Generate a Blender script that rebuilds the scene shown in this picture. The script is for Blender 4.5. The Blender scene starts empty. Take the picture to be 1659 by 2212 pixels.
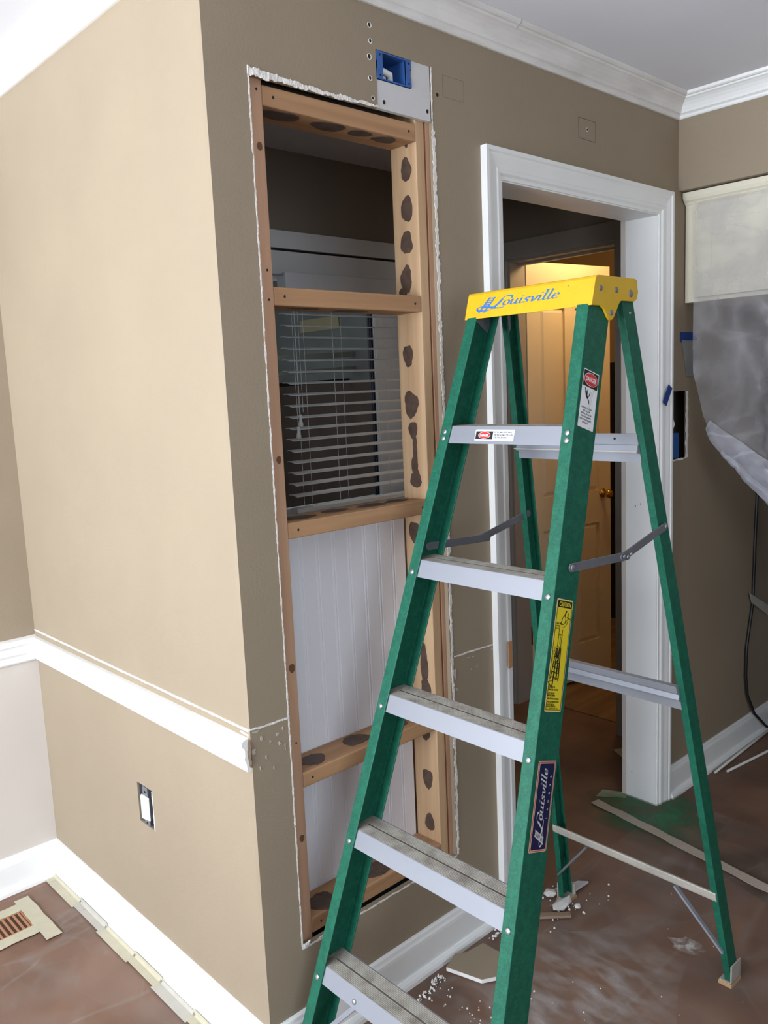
import bpy, bmesh, math, random
from mathutils import Vector, Matrix, noise as mnoise
random.seed(7)
S = bpy.context.scene
COL = S.collection
ZS = 0.02            # everything is laid out with the floor at -0.02, then raised by this

# ------------------------------------------------------------------ camera
cam_d = bpy.data.cameras.new('camera'); cam = bpy.data.objects.new('camera', cam_d); COL.objects.link(cam)
S.camera = cam
yaw, pitch, roll = 0.745417, -0.143379, -0.0435501
fwd = Vector((math.sin(yaw)*math.cos(pitch), math.cos(yaw)*math.cos(pitch), math.sin(pitch)))
r_ = Vector((math.cos(yaw), -math.sin(yaw), 0)); u_ = r_.cross(fwd)
r2 = math.cos(roll)*r_ + math.sin(roll)*u_; u2 = -math.sin(roll)*r_ + math.cos(roll)*u_
m = Matrix((( r2.x, u2.x, -fwd.x, -0.92648), (r2.y, u2.y, -fwd.y, -1.45405), (r2.z, u2.z, -fwd.z, 1.50604), (0, 0, 0, 1)))
cam.matrix_world = m
cam_d.sensor_fit = 'VERTICAL'; cam_d.sensor_height = 24.0; cam_d.lens = 1807.2/2212*24.0
cam_d.clip_start = 0.02; cam_d.clip_end = 60

# ------------------------------------------------------------------ world, lights, exposure
W = bpy.data.worlds.new('world'); S.world = W; W.use_nodes = True
bg = W.node_tree.nodes['Background']; bg.inputs[0].default_value = (0.62, 0.75, 1.0, 1); bg.inputs[1].default_value = 1.0
S.view_settings.view_transform = 'Standard'; S.view_settings.look = 'None'
S.view_settings.gamma = 1; S.view_settings.use_curve_mapping = False
S.view_settings.exposure = 0.14
def area(name, loc, rot, sx, sy, power, color):
    d = bpy.data.lights.new(name, 'AREA'); d.shape = 'RECTANGLE'; d.size = sx; d.size_y = sy
    d.energy = power; d.color = color
    o = bpy.data.objects.new(name, d); o.location = loc; o.rotation_euler = rot; COL.objects.link(o); return o
area('window_daylight', (-3.48, -.12, 1.50), (0, -math.pi/2, 0), 1.4, 2.3, 110, (0.86, 0.93, 1.0))
area('upward_fill_light', (-3.38, -.12, 1.25), (0, -math.pi/2-.95, 0), 1.2, 2.2, 185, (0.84, 0.91, 1.0))  # added lamp aimed upward to brighten the ceiling
area('rear_fill_light', (-2.1, -4.08, 1.35), (math.pi/2, 0, 0), 2.2, 1.5, 62, (0.78, 0.89, 1.0))  # added fill lamp behind the camera, brightens the centre wall
area('porch_fill_light', (.72, 2.1, 1.7), (0, -math.pi/2, 0), .8, 1.0, 9, (0.8, 0.9, 1.0))  # added lamp inside the closed porch to lift its darkness
d = bpy.data.lights.new('ceiling_lamp_light', 'POINT'); d.energy = 9; d.color = (1.0, 0.66, 0.30); d.shadow_soft_size = 0.06
lo = bpy.data.objects.new('ceiling_lamp_light', d); lo.location = (2.50, 0.62, 2.20); COL.objects.link(lo)

# ------------------------------------------------------------------ materials
def lin(c):
    return tuple(((x/255)/12.92 if x/255 <= .04045 else (((x/255)+.055)/1.055)**2.4) for x in c) + (1,)
MATS = {}
def mat(name, rgb, rough=.6, metal=0, var=.0, scale=20, bump=0, bscale=200, stretch=None, rgb2=None, lo=.35, hi=.65, spec=.5, detail=4, coord='Object'):
    if name in MATS: return MATS[name]
    M = bpy.data.materials.new(name); M.use_nodes = True; nt = M.node_tree; b = nt.nodes['Principled BSDF']
    b.inputs['Roughness'].default_value = rough; b.inputs['Metallic'].default_value = metal
    b.inputs['Specular IOR Level'].default_value = spec
    c1 = lin(rgb); b.inputs['Base Color'].default_value = c1
    tc = nt.nodes.new('ShaderNodeTexCoord'); mp = nt.nodes.new('ShaderNodeMapping')
    nt.links.new(tc.outputs[coord], mp.inputs['Vector'])
    if stretch: mp.inputs['Scale'].default_value = stretch
    if var or rgb2:
        n = nt.nodes.new('ShaderNodeTexNoise'); n.inputs['Scale'].default_value = scale; n.inputs['Detail'].default_value = detail
        nt.links.new(mp.outputs[0], n.inputs['Vector'])
        r = nt.nodes.new('ShaderNodeValToRGB'); r.color_ramp.elements[0].position = lo; r.color_ramp.elements[1].position = hi
        if rgb2: r.color_ramp.elements[0].color = c1; r.color_ramp.elements[1].color = lin(rgb2)
        else:
            r.color_ramp.elements[0].color = tuple(x*(1-var) for x in c1[:3])+(1,); r.color_ramp.elements[1].color = tuple(min(1, x*(1+var)) for x in c1[:3])+(1,)
        nt.links.new(n.outputs['Fac'], r.inputs[0]); nt.links.new(r.outputs[0], b.inputs['Base Color'])
    if bump:
        n2 = nt.nodes.new('ShaderNodeTexNoise'); n2.inputs['Scale'].default_value = bscale
        nt.links.new(tc.outputs[coord], n2.inputs['Vector'])
        bp = nt.nodes.new('ShaderNodeBump'); bp.inputs['Strength'].default_value = bump; bp.inputs['Distance'].default_value = .002
        nt.links.new(n2.outputs['Fac'], bp.inputs['Height']); nt.links.new(bp.outputs[0], b.inputs['Normal'])
    MATS[name] = M; return M
paint   = mat('beige_wall_paint', (147, 132, 111), .75, var=.03, scale=3, bump=.15, bscale=160)
taupe   = mat('taupe_back_room_paint', (142, 130, 116), .8, var=.03, scale=3)
stripped= mat('stripped_wall_band', (176, 158, 132), .8, rgb2=(150, 136, 114), scale=14, lo=.45, hi=.7)
white   = mat('white_trim_paint', (233, 233, 231), .4, var=.02, scale=6)
greyw   = mat('off_white_lower_wall', (204, 196, 187), .6, var=.02, scale=4)
creamc  = mat('cream_cabinet_paint', (222, 216, 196), .45)
ceilm   = mat('ceiling_white', (226, 227, 232), .85, var=.015, scale=3)
crownA  = mat('dusty_crown_paint', (226, 223, 220), .6, rgb2=(204, 200, 196), scale=5, lo=.4, hi=.75, stretch=(1, 1, 4))
plaster = mat('plaster_edge', (226, 220, 214), .9, var=.10, scale=60, bump=.5, bscale=300)
patchm  = mat('drywall_patch_paper', (202, 200, 200), .8, var=.03, scale=12)
paper   = mat('grey_torn_paper', (150, 140, 130), .9, var=.15, scale=60)
def woodmat(name, a, b, stretch, scale=26):
    return mat(name, a, .65, rgb2=b, scale=scale, stretch=stretch, lo=.30, hi=.72, bump=.12, bscale=220, detail=6)
woodZ = woodmat('pine_stud_vertical', (208, 175, 137), (172, 134, 98), (1, 1, .05))
woodX = woodmat('pine_rail_horizontal', (192, 150, 110), (148, 108, 75), (.05, 1, 1))
woodR = woodmat('reddish_stud', (202, 160, 130), (164, 124, 97), (1, 1, .05))
woodD = woodmat('dark_wood_edge', (150, 92, 52), (112, 66, 38), (1, 1, .08))
glue  = mat('brown_adhesive', (92, 72, 60), .55, rgb2=(76, 58, 48), scale=50, bump=.4, bscale=400)
knot  = mat('wood_knot', (104, 72, 48), .7)
black = mat('black_print', (16, 16, 16), .5)
dark  = mat('dark_void', (30, 26, 24), .9)
def green_mat():
    M = mat('green_fiberglass', (30, 122, 92), .55, spec=.3)
    nt = M.node_tree; b = nt.nodes['Principled BSDF']
    tc = nt.nodes.new('ShaderNodeTexCoord')
    n = nt.nodes.new('ShaderNodeTexNoise'); n.inputs['Scale'].default_value = 260; n.inputs['Detail'].default_value = 3
    n2 = nt.nodes.new('ShaderNodeTexNoise'); n2.inputs['Scale'].default_value = 60; n2.inputs['Detail'].default_value = 5
    nt.links.new(tc.outputs['Object'], n.inputs[0]); nt.links.new(tc.outputs['Object'], n2.inputs[0])
    mx = nt.nodes.new('ShaderNodeMath'); mx.operation = 'ADD'
    nt.links.new(n.outputs['Fac'], mx.inputs[0]); nt.links.new(n2.outputs['Fac'], mx.inputs[1])
    r = nt.nodes.new('ShaderNodeValToRGB'); r.color_ramp.elements[0].position = .42*2; r.color_ramp.elements[1].position = 1.0
    r.color_ramp.elements[0].position = .8; r.color_ramp.elements[1].position = 1.0
    m2 = nt.nodes.new('ShaderNodeMapRange'); m2.inputs['From Min'].default_value = .7; m2.inputs['From Max'].default_value = 1.3
    nt.links.new(mx.outputs[0], m2.inputs['Value']); nt.links.new(m2.outputs[0], r.inputs[0])
    r.color_ramp.elements[0].position = .25; r.color_ramp.elements[1].position = .85
    r.color_ramp.elements[0].color = lin((15, 80, 62)); r.color_ramp.elements[1].color = lin((24, 96, 73))
    nt.links.new(r.outputs[0], b.inputs['Base Color']); return M
green = green_mat()
yellow= mat('yellow_plastic', (206, 164, 24), .45, var=.03, scale=30, bump=.04, bscale=500)
alum  = mat('brushed_aluminium', (143, 146, 154), .42, metal=.3, var=.05, scale=10, stretch=(1, .05, 1))
ribm  = mat('dusty_ribbed_tread', (158, 153, 144), .65, metal=.1, rgb2=(124, 117, 108), scale=30, lo=.4, hi=.7, stretch=(1, 1, 1))
dustm = mat('dusty_aluminium', (170, 164, 154), .6, metal=.2, var=.1, scale=20)
steel = mat('grey_galvanised_steel', (122, 124, 130), .45, metal=.5, var=.08, scale=20)
rivm  = mat('bright_rivet', (176, 180, 184), .35, metal=.8)
rubber= mat('tan_rubber', (176, 140, 96), .8)
blueb = mat('blue_box_plastic', (50, 92, 158), .5, var=.08, scale=40)
bluet = mat('blue_painters_tape', (30, 62, 130), .7, var=.08, scale=40)
mask  = mat('cream_masking_tape', (182, 175, 152), .75, var=.04, scale=30)
mask2 = mat('pale_masking_tape', (176, 171, 160), .75, var=.04, scale=30)
wpl   = mat('white_plastic', (236, 236, 232), .4)
ylab  = mat('yellow_label', (214, 194, 40), .45)
wlab  = mat('white_label', (226, 226, 228), .4)
redl  = mat('red_print', (206, 44, 44), .45)
redb  = mat('muted_red_border', (178, 92, 84), .5)
creaml= mat('cream_border', (222, 196, 170), .5)
navy  = mat('navy_label', (20, 26, 66), .4)
silv  = mat('grey_print', (190, 190, 188), .5)
blup  = mat('blue_print', (52, 108, 176), .5)
brass = mat('brass', (206, 160, 70), .2, metal=1)
brownwood = mat('brown_register_wood', (158, 112, 80), .5, var=.15, scale=30, stretch=(1, .1, 1))
doorp = mat('cream_door_paint', (228, 214, 184), .45)
tanw  = mat('warm_room_paint', (206, 180, 146), .8)
cordm = mat('black_cable', (22, 22, 24), .5)
slatm = mat('blind_slat_white', (236, 238, 240), .5)
lwood = mat('light_wood_floor', (150, 120, 86), .5, rgb2=(120, 92, 62), scale=12, stretch=(.2, 2, 1))
def floor_mat():
    M = mat('brown_floor_paper', (130, 98, 78), .6, rgb2=(88, 65, 53), scale=4, lo=.3, hi=.75, bump=.1, bscale=60)
    return M
floorm = floor_mat()
def film(name, rgb, alpha_lo, alpha_hi, scale, rough=.35, stretch=None, tlo=.35, thi=.75, transl=.0, ridge=None, fade=None):
    M = bpy.data.materials.new(name); M.use_nodes = True; nt = M.node_tree; nt.nodes.clear()
    out = nt.nodes.new('ShaderNodeOutputMaterial'); mix = nt.nodes.new('ShaderNodeMixShader'); tr = nt.nodes.new('ShaderNodeBsdfTransparent')
    p = nt.nodes.new('ShaderNodeBsdfPrincipled'); p.inputs['Base Color'].default_value = lin(rgb); p.inputs['Roughness'].default_value = rough
    body = p.outputs[0]
    if transl:
        t = nt.nodes.new('ShaderNodeBsdfTranslucent'); t.inputs[0].default_value = lin(rgb); mm = nt.nodes.new('ShaderNodeMixShader'); mm.inputs[0].default_value = transl
        nt.links.new(p.outputs[0], mm.inputs[1]); nt.links.new(t.outputs[0], mm.inputs[2]); body = mm.outputs[0]
    tc = nt.nodes.new('ShaderNodeTexCoord'); mp = nt.nodes.new('ShaderNodeMapping'); n = nt.nodes.new('ShaderNodeTexNoise')
    if stretch: mp.inputs['Scale'].default_value = stretch
    n.inputs['Scale'].default_value = scale; n.inputs['Detail'].default_value = 6
    mr = nt.nodes.new('ShaderNodeMapRange'); mr.inputs['From Min'].default_value = tlo; mr.inputs['From Max'].default_value = thi
    mr.inputs['To Min'].default_value = alpha_lo; mr.inputs['To Max'].default_value = alpha_hi
    nt.links.new(tc.outputs['Object'], mp.inputs[0]); nt.links.new(mp.outputs[0], n.inputs[0]); nt.links.new(n.outputs['Fac'], mr.inputs[0])
    fac = mr.outputs[0]
    for (rs_, rw_, ra_, st_, rz_) in (ridge or ()):  # pale streaks painted in as highlights on the wrinkles
        mp2 = nt.nodes.new('ShaderNodeMapping'); mp2.inputs['Scale'].default_value = st_; mp2.inputs['Rotation'].default_value = rz_
        rn_ = nt.nodes.new('ShaderNodeTexNoise'); rn_.inputs['Scale'].default_value = rs_; rn_.inputs['Detail'].default_value = 2; rn_.inputs['Distortion'].default_value = .6
        sb = nt.nodes.new('ShaderNodeMath'); sb.operation = 'SUBTRACT'; sb.inputs[1].default_value = .5
        ab = nt.nodes.new('ShaderNodeMath'); ab.operation = 'ABSOLUTE'
        rr = nt.nodes.new('ShaderNodeMapRange'); rr.inputs['From Min'].default_value = 0; rr.inputs['From Max'].default_value = rw_; rr.inputs['To Min'].default_value = ra_; rr.inputs['To Max'].default_value = 0
        ad = nt.nodes.new('ShaderNodeMath'); ad.operation = 'ADD'
        nt.links.new(tc.outputs['Object'], mp2.inputs[0]); nt.links.new(mp2.outputs[0], rn_.inputs[0]); nt.links.new(rn_.outputs['Fac'], sb.inputs[0]); nt.links.new(sb.outputs[0], ab.inputs[0])
        nt.links.new(ab.outputs[0], rr.inputs['Value']); nt.links.new(fac, ad.inputs[0]); nt.links.new(rr.outputs[0], ad.inputs[1]); fac = ad.outputs[0]
    if fade:
        ln = nt.nodes.new('ShaderNodeVectorMath'); ln.operation = 'LENGTH'; mf = nt.nodes.new('ShaderNodeMapping'); mf.inputs['Scale'].default_value = (1/fade[0], 1/fade[1], 0)
        fr_ = nt.nodes.new('ShaderNodeMapRange'); fr_.inputs['From Min'].default_value = .35; fr_.inputs['From Max'].default_value = .95; fr_.inputs['To Min'].default_value = 1; fr_.inputs['To Max'].default_value = 0
        ml = nt.nodes.new('ShaderNodeMath'); ml.operation = 'MULTIPLY'
        nt.links.new(tc.outputs['Object'], mf.inputs[0]); nt.links.new(mf.outputs[0], ln.inputs[0]); nt.links.new(ln.outputs['Value'], fr_.inputs['Value']); nt.links.new(fac, ml.inputs[0]); nt.links.new(fr_.outputs[0], ml.inputs[1]); fac = ml.outputs[0]
    nt.links.new(fac, mix.inputs[0]); nt.links.new(tr.outputs[0], mix.inputs[1]); nt.links.new(body, mix.inputs[2]); nt.links.new(mix.outputs[0], out.inputs[0])
    return M
sheetm = film('clear_plastic_film', (204, 202, 206), .20, .46, 6, .25, transl=.35, ridge=((3, .07, .16, (1, 1, .6), (.7, 0, 0)), (6, .06, .10, (1, .5, 1), (-.5, 0, 0))))
floorfilm = film('clear_floor_film', (176, 164, 156), .03, .14, 4.5, .28, tlo=.40, thi=.75, stretch=(1, 1.8, 1), ridge=((1.1, .020, .10, (1, .3, 1), (0, 0, .5)), (3.2, .035, .14, (.4, 1.3, 1), (0, 0, .3)), (8, .05, .08, (1, .5, 1), (0, 0, -.4))))
greenfilm = film('green_smear', (52, 118, 78), .15, .85, 9, .6, tlo=.34, thi=.62, fade=(.24, .30))
dustfilm = film('white_dust', (206, 200, 196), .0, .55, 22, .9, tlo=.42, thi=.78, fade=(.46, .30), stretch=(1, .5, 1))
def glass_mat():
    M = bpy.data.materials.new('window_glass'); M.use_nodes = True; b = M.node_tree.nodes['Principled BSDF']
    b.inputs['Base Color'].default_value = (1, 1, 1, 1); b.inputs['Roughness'].default_value = .02
    b.inputs['Transmission Weight'].default_value = 1.0; b.inputs['IOR'].default_value = 1.05; return M
glassm = glass_mat()
def emis(name, rgb, s):
    M = bpy.data.materials.new(name); M.use_nodes = True; b = M.node_tree.nodes['Principled BSDF']
    b.inputs['Base Color'].default_value = lin(rgb); b.inputs['Emission Color'].default_value = lin(rgb); b.inputs['Emission Strength'].default_value = s; return M

# ------------------------------------------------------------------ mesh helpers
class MB:
    def __init__(s): s.v = []; s.f = []; s.mi = []; s.m = 0
    def add(s, vs, fs):
        o = len(s.v); s.v += [tuple(p) for p in vs]; s.f += [tuple(i+o for i in f) for f in fs]; s.mi += [s.m]*len(fs); return s
    def box(s, x0, x1, y0, y1, z0, z1):
        v = [(x0,y0,z0),(x1,y0,z0),(x1,y1,z0),(x0,y1,z0),(x0,y0,z1),(x1,y0,z1),(x1,y1,z1),(x0,y1,z1)]
        return s.add(v, [(0,3,2,1),(4,5,6,7),(0,1,5,4),(1,2,6,5),(2,3,7,6),(3,0,4,7)])
    def loft(s, a, b, cap=True):
        n = len(a); fs = [(i, (i+1) % n, n+(i+1) % n, n+i) for i in range(n)]
        if cap: fs += [tuple(range(n-1, -1, -1)), tuple(range(n, 2*n))]
        return s.add(list(a)+list(b), fs)
    def rings(s, rs, cap=True, closed=True):
        n = len(rs[0]); v = [p for r in rs for p in r]; fs = []
        for k in range(len(rs)-1):
            for i in range(n if closed else n-1):
                fs.append((k*n+i, k*n+(i+1) % n, (k+1)*n+(i+1) % n, (k+1)*n+i))
        if cap: fs += [tuple(range(n-1, -1, -1)), tuple(range((len(rs)-1)*n, len(rs)*n))]
        return s.add(v, fs)
    def tube(s, pts, r, n=8):
        pts = [Vector(p) for p in pts]; rs = []
        for i, p in enumerate(pts):
            t = (pts[min(i+1, len(pts)-1)] - pts[max(i-1, 0)]).normalized()
            a = t.orthogonal().normalized() if i == 0 else (pa - t*pa.dot(t)).normalized()
            pa = a; b = t.cross(a)
            rs.append([tuple(p + r*(math.cos(k*2*math.pi/n)*a + math.sin(k*2*math.pi/n)*b)) for k in range(n)])
        return s.rings(rs)
    def dome(s, c, axis, r, h, n=12):
        c = Vector(c); ax = Vector(axis).normalized(); a = ax.orthogonal().normalized(); b = ax.cross(a); rs = []
        for (rr, hh) in ((1, 0), (1, .35), (.8, .75), (.4, 1)):
            rs.append([tuple(c + ax*hh*h + r*rr*(math.cos(k*2*math.pi/n)*a+math.sin(k*2*math.pi/n)*b)) for k in range(n)])
        return s.rings(rs)
    def bar(s, p, q, w, t, up=(0, 0, 1)):
        p = Vector(p); q = Vector(q); d = (q-p).normalized(); sd = d.cross(Vector(up)).normalized(); u = sd.cross(d)
        f = lambda c: [tuple(c + sd*a*t/2 + u*b*w/2) for a, b in ((-1,-1),(1,-1),(1,1),(-1,1))]
        return s.loft(f(p), f(q))
    def build(s, name, mats, parent=None, origin=None, smooth=False, bevel=0, label=None, kind=None, recalc=True, seg=2):
        me = bpy.data.meshes.new(name)
        if origin is None:
            if parent is not None: origin = tuple(parent['_o'])
            else:
                xs = [p[0] for p in s.v]; ys = [p[1] for p in s.v]; zs = [p[2] for p in s.v]
                origin = ((min(xs)+max(xs))/2, (min(ys)+max(ys))/2, min(zs))
        O = Vector(origin)
        me.from_pydata([tuple(Vector(p)-O) for p in s.v], [], s.f)
        if recalc:
            bm = bmesh.new(); bm.from_mesh(me); bmesh.ops.recalc_face_normals(bm, faces=bm.faces[:]); bm.to_mesh(me); bm.free()
        if not isinstance(mats, (list, tuple)): mats = [mats]
        for mm in mats: me.materials.append(mm)
        if len(mats) > 1:
            for p, k in zip(me.polygons, s.mi): p.material_index = k
        if smooth:
            for p in me.polygons: p.use_smooth = True
        me.update()
        o = bpy.data.objects.new(name, me); COL.objects.link(o)
        if parent is not None:
            o.parent = parent; o.location = O - Vector(tuple(parent['_o']))
        else: o.location = O
        o['_o'] = tuple(O)
        if bevel:
            b = o.modifiers.new('bevel', 'BEVEL'); b.width = bevel; b.segments = seg; b.limit_method = 'ANGLE'; b.angle_limit = .6
        if label: o['label'] = label
        if kind: o['kind'] = kind
        return o
def tag(o, label=None, cat=None, group=None, kind=None):
    if label: o['label'] = label
    if cat: o['category'] = cat
    if group: o['group'] = group
    if kind: o['kind'] = kind
    return o
def empty(name, loc, label=None, cat=None, group=None, kind=None):
    o = bpy.data.objects.new(name, None); COL.objects.link(o); o.location = loc; o['_o'] = tuple(loc); o.empty_display_size = .1
    return tag(o, label, cat, group, kind)
def box(name, m_, x0, x1, y0, y1, z0, z1, parent=None, **k):
    return MB().box(x0, x1, y0, y1, z0, z1).build(name, m_, parent, **k)
def dupe(o, dx=0, dy=0, dz=0, label=None):
    c = o.copy(); COL.objects.link(c); c.location = o.location + Vector((dx, dy, dz))
    if label: c['label'] = label
    return c
def slab(mb, axis, n0, n1, A, Z, holes):
    """wall slab of thickness n0..n1 normal to axis; A, Z cut lines; holes = list of (a0,a1,z0,z1)"""
    A = sorted(set(A + [h for q in holes for h in q[:2]])); Z = sorted(set(Z + [h for q in holes for h in q[2:]]))
    full = {}
    for i in range(len(A)-1):
        for j in range(len(Z)-1):
            ca, cz = (A[i]+A[i+1])/2, (Z[j]+Z[j+1])/2
            full[i, j] = not any(h[0] < ca < h[1] and h[2] < cz < h[3] for h in holes)
    P = (lambda a, n, z: (a, n, z)) if axis == 'y' else (lambda a, n, z: (n, a, z))
    for (i, j), on in full.items():
        if not on: continue
        a0, a1, z0, z1 = A[i], A[i+1], Z[j], Z[j+1]
        mb.add([P(a0,n0,z0),P(a1,n0,z0),P(a1,n0,z1),P(a0,n0,z1)], [(0,1,2,3)])
        mb.add([P(a0,n1,z0),P(a1,n1,z0),P(a1,n1,z1),P(a0,n1,z1)], [(3,2,1,0)])
        for (di, dj, e) in ((-1,0,((a0,z0),(a0,z1))),(1,0,((a1,z0),(a1,z1))),(0,-1,((a0,z0),(a1,z0))),(0,1,((a0,z1),(a1,z1)))):
            if not full.get((i+di, j+dj), False):
                (p, q), (r, t) = e
                mb.add([P(p,n0,q),P(r,n0,t),P(r,n1,t),P(p,n1,q)], [(0,1,2,3)])
    return mb
def weld(o):
    me = o.data; bm = bmesh.new(); bm.from_mesh(me); bmesh.ops.remove_doubles(bm, verts=bm.verts[:], dist=1e-5)
    bmesh.ops.recalc_face_normals(bm, faces=bm.faces[:]); bm.to_mesh(me); bm.free()
def molding(name, mat_, path, i, profile, side=-1, parent=None, kind='structure', zoff=0, label=None):
    """segment i of a mitred moulding along plan path; profile = (out, z)"""
    P = [Vector(p) for p in path]
    def nrm(k):
        d_ = (P[k+1]-P[k]).normalized(); return Vector((d_.y, -d_.x)) * (1 if side < 0 else -1)
    def off(j):
        ns = [nrm(k) for k in (j-1, j) if 0 <= k < len(P)-1]
        if len(ns) == 1: return ns[0]
        s_ = ns[0]+ns[1]; return s_ / (s_.dot(ns[0]))
    a, b = off(i), off(i+1)
    ra = [(P[i].x+a.x*o_, P[i].y+a.y*o_, z+zoff) for o_, z in profile]; rb = [(P[i+1].x+b.x*o_, P[i+1].y+b.y*o_, z+zoff) for o_, z in profile]
    return MB().loft(ra, rb).build(name, mat_, parent, kind=kind, label=label)
def ribbon(mb, pts, w, jit, plane, n_off=-.0012, step=.005, w2=None):
    sd = random.uniform(0, 50)
    """ragged thin raised strip through 2D pts; plane(a,z,n) -> 3D"""
    L = []
    for (a, b) in zip(pts[:-1], pts[1:]):
        d_ = math.hypot(b[0]-a[0], b[1]-a[1]); n = max(1, int(d_/step))
        for k in range(n): t = k/n; L.append((a[0]+(b[0]-a[0])*t, a[1]+(b[1]-a[1])*t))
    L.append(pts[-1]); up = []; dn = []
    for i, p in enumerate(L):
        q0 = L[max(i-1, 0)]; q1 = L[min(i+1, len(L)-1)]; dx, dz = q1[0]-q0[0], q1[1]-q0[1]; l = math.hypot(dx, dz) or 1
        nx, nz = -dz/l, dx/l; a = w*(.5+jit*(1.1*mnoise.noise(Vector((p[0]*38, p[1]*38, sd)))+1.0*mnoise.noise(Vector((p[0]*140, p[1]*140, sd))))); b = w*(.5+jit*(1.1*mnoise.noise(Vector((p[0]*38, p[1]*38, sd+9)))+1.0*mnoise.noise(Vector((p[0]*140, p[1]*140, sd+5)))))
        if w2: a *= 1+(w2/w-1)*i/len(L); b *= 1+(w2/w-1)*i/len(L)
        up.append((p[0]+nx*a, p[1]+nz*a)); dn.append((p[0]-nx*b, p[1]-nz*b))
    for i in range(len(L)-1):
        q = [up[i], up[i+1], dn[i+1], dn[i]]
        mb.loft([plane(a, z, 0.0002) for a, z in q], [plane(a, z, n_off*random.uniform(.6, 1.4)) for a, z in q])
    return mb
plA = lambda a, z, n: (a, n, z)         # on the front of the centre wall (y = 0, outwards is -y)
plB = lambda a, z, n: (n, a, z)         # on the front of the left wall (x = 0, outwards is -x)

# ================================================================== ROOM SHELL
FZ = -.02; CZ = 2.42
X0, Y0, X1, Y1 = -3.3, -4.0, 3.6, 2.3
fl = box('floor', floorm, X0-.1, 2.25, Y0-.1, 1.4, FZ-.1, FZ, kind='structure')
fl2_ = box('floor', floorm, 2.25, X1, Y0-.1, .105, FZ-.1, FZ, kind='structure')
fl3 = box('floor', lwood, 2.25, 4.2, .105, Y1, FZ-.1, FZ+.004, kind='structure')
box('ceiling', ceilm, X0-.1, 4.2, Y0-.1, Y1, CZ, CZ+.1, kind='structure')

# centre wall (the wall with the openings): front drywall layer
OX0, OX1, OZ0, OZ1 = .101, .630, .246, 2.140
holesA = [(OX0, OX1, OZ0, OZ1), (.451, .628, 2.13, 2.265), (.868, 1.702, -.1, 2.052), (1.80, 1.905, 1.222, 1.462)]
mb = slab(MB(), 'y', 0, .0125, [0, 3.6], [FZ, .80, CZ], holesA)
wallA = mb.build('wall_center', paint, kind='structure', origin=(0, 0, FZ)); weld(wallA)
# back layer
mb = slab(MB(), 'y', .1015, .1145, [.11, 3.6], [FZ, CZ], [(OX0, .64, -.1, OZ1), (.868, 1.702, -.1, 2.052), (2.25, 3.7, -.1, 3)])
w2_ = mb.build('wall_mudroom_front', taupe, kind='structure', origin=(0, .11, FZ)); weld(w2_)
mb = slab(MB(), 'y', .1015, .1145, [2.25, 4.2], [FZ, CZ], []); o = mb.build('wall_far_room_front', tanw, kind='structure'); weld(o)
# ragged gypsum edges round the cut opening
random.seed(3)
mb = MB()
ribbon(mb, [(OX0, OZ0-.004), (OX0+.001, .8), (OX0, 1.5), (OX0, OZ1+.004)], .003, .5, plA, -.0008)
mb.build('torn_edge', plaster, wallA, label='thin white gypsum edge on the left of the opening')
mb = MB()
ribbon(mb, [(OX0-.002, OZ1+.007), (.20, OZ1+.004), (.30, OZ1+.001), (.45, OZ1+.002)], .012, .5, plA, -.0018, w2=.005)
ribbon(mb, [(OX0+.004, OZ1+.005), (.15, OZ1+.004)], .011, .5, plA, -.0025)
mb.build('torn_edge', plaster, wallA, label='ragged white gypsum edge above the opening')
mb = MB()
ribbon(mb, [(.636, OZ0), (.637, .6), (.638, 1.2), (.634, 1.7), (.631, 2.12)], .007, .5, plA, -.0012, w2=.009)
ribbon(mb, [(.629, 2.12), (.629, 2.265)], .0035, .5, plA, -.001)
mb.build('torn_edge', plaster, wallA, label='ragged white gypsum edge on the right of the opening')
mb = MB()
ribbon(mb, [(OX0, OZ0-.004), (.3, OZ0-.003), (.63, OZ0-.002)], .005, .5, plA, -.001)
ribbon(mb, [(.104, OZ0+.004), (.122, OZ0+.002)], .010, .5, plA, -.003)
mb.build('torn_edge', plaster, wallA, label='white gypsum edge under the opening')
# the band the chair rail was pulled off
mb = MB(); ribbon(mb, [(.0, .806), (.03, .803), (.10, .802)], .004, .4, plA, -.0012)
ribbon(mb, [(.645, .803), (.74, .801), (.828, .797)], .0035, .4, plA, -.0012)
mb.build('torn_paint_line', plaster, wallA)
mb = MB()
for (a, z, w, h) in ((.005,.742,.020,.030),(.028,.765,.007,.024),(.036,.720,.005,.018),(.050,.752,.006,.010),(.055,.69,.004,.016),(.070,.762,.008,.012),(.074,.74,.006,.014),(.084,.77,.005,.01),(.088,.728,.004,.02),(.02,.70,.005,.012),(.015,.785,.02,.006),
                     (.645,.742,.016,.055),(.650,.70,.010,.02),(.700,.775,.012,.004),(.720,.772,.006,.006),(.712,.74,.004,.005),(.735,.742,.010,.003),(.80,.775,.016,.004),(.642,.665,.008,.03),(.643,.45,.006,.05),(.640,.55,.005,.04)):
    w *= .8; h *= .75; n = 8; c = [(a+w/2*math.cos(k*2*math.pi/n)*random.uniform(.3, 1.3), z+.012+h/2*math.sin(k*2*math.pi/n)*random.uniform(.3, 1.3)) for k in range(n)]
    mb.loft([plA(x, z_, .0002) for x, z_ in c], [plA(x, z_, -.0012) for x, z_ in c])
mb.build('paint_scrape', mat('scraped_paint', (178, 172, 162), .9, var=.1, scale=60), wallA, kind='stuff')
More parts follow.
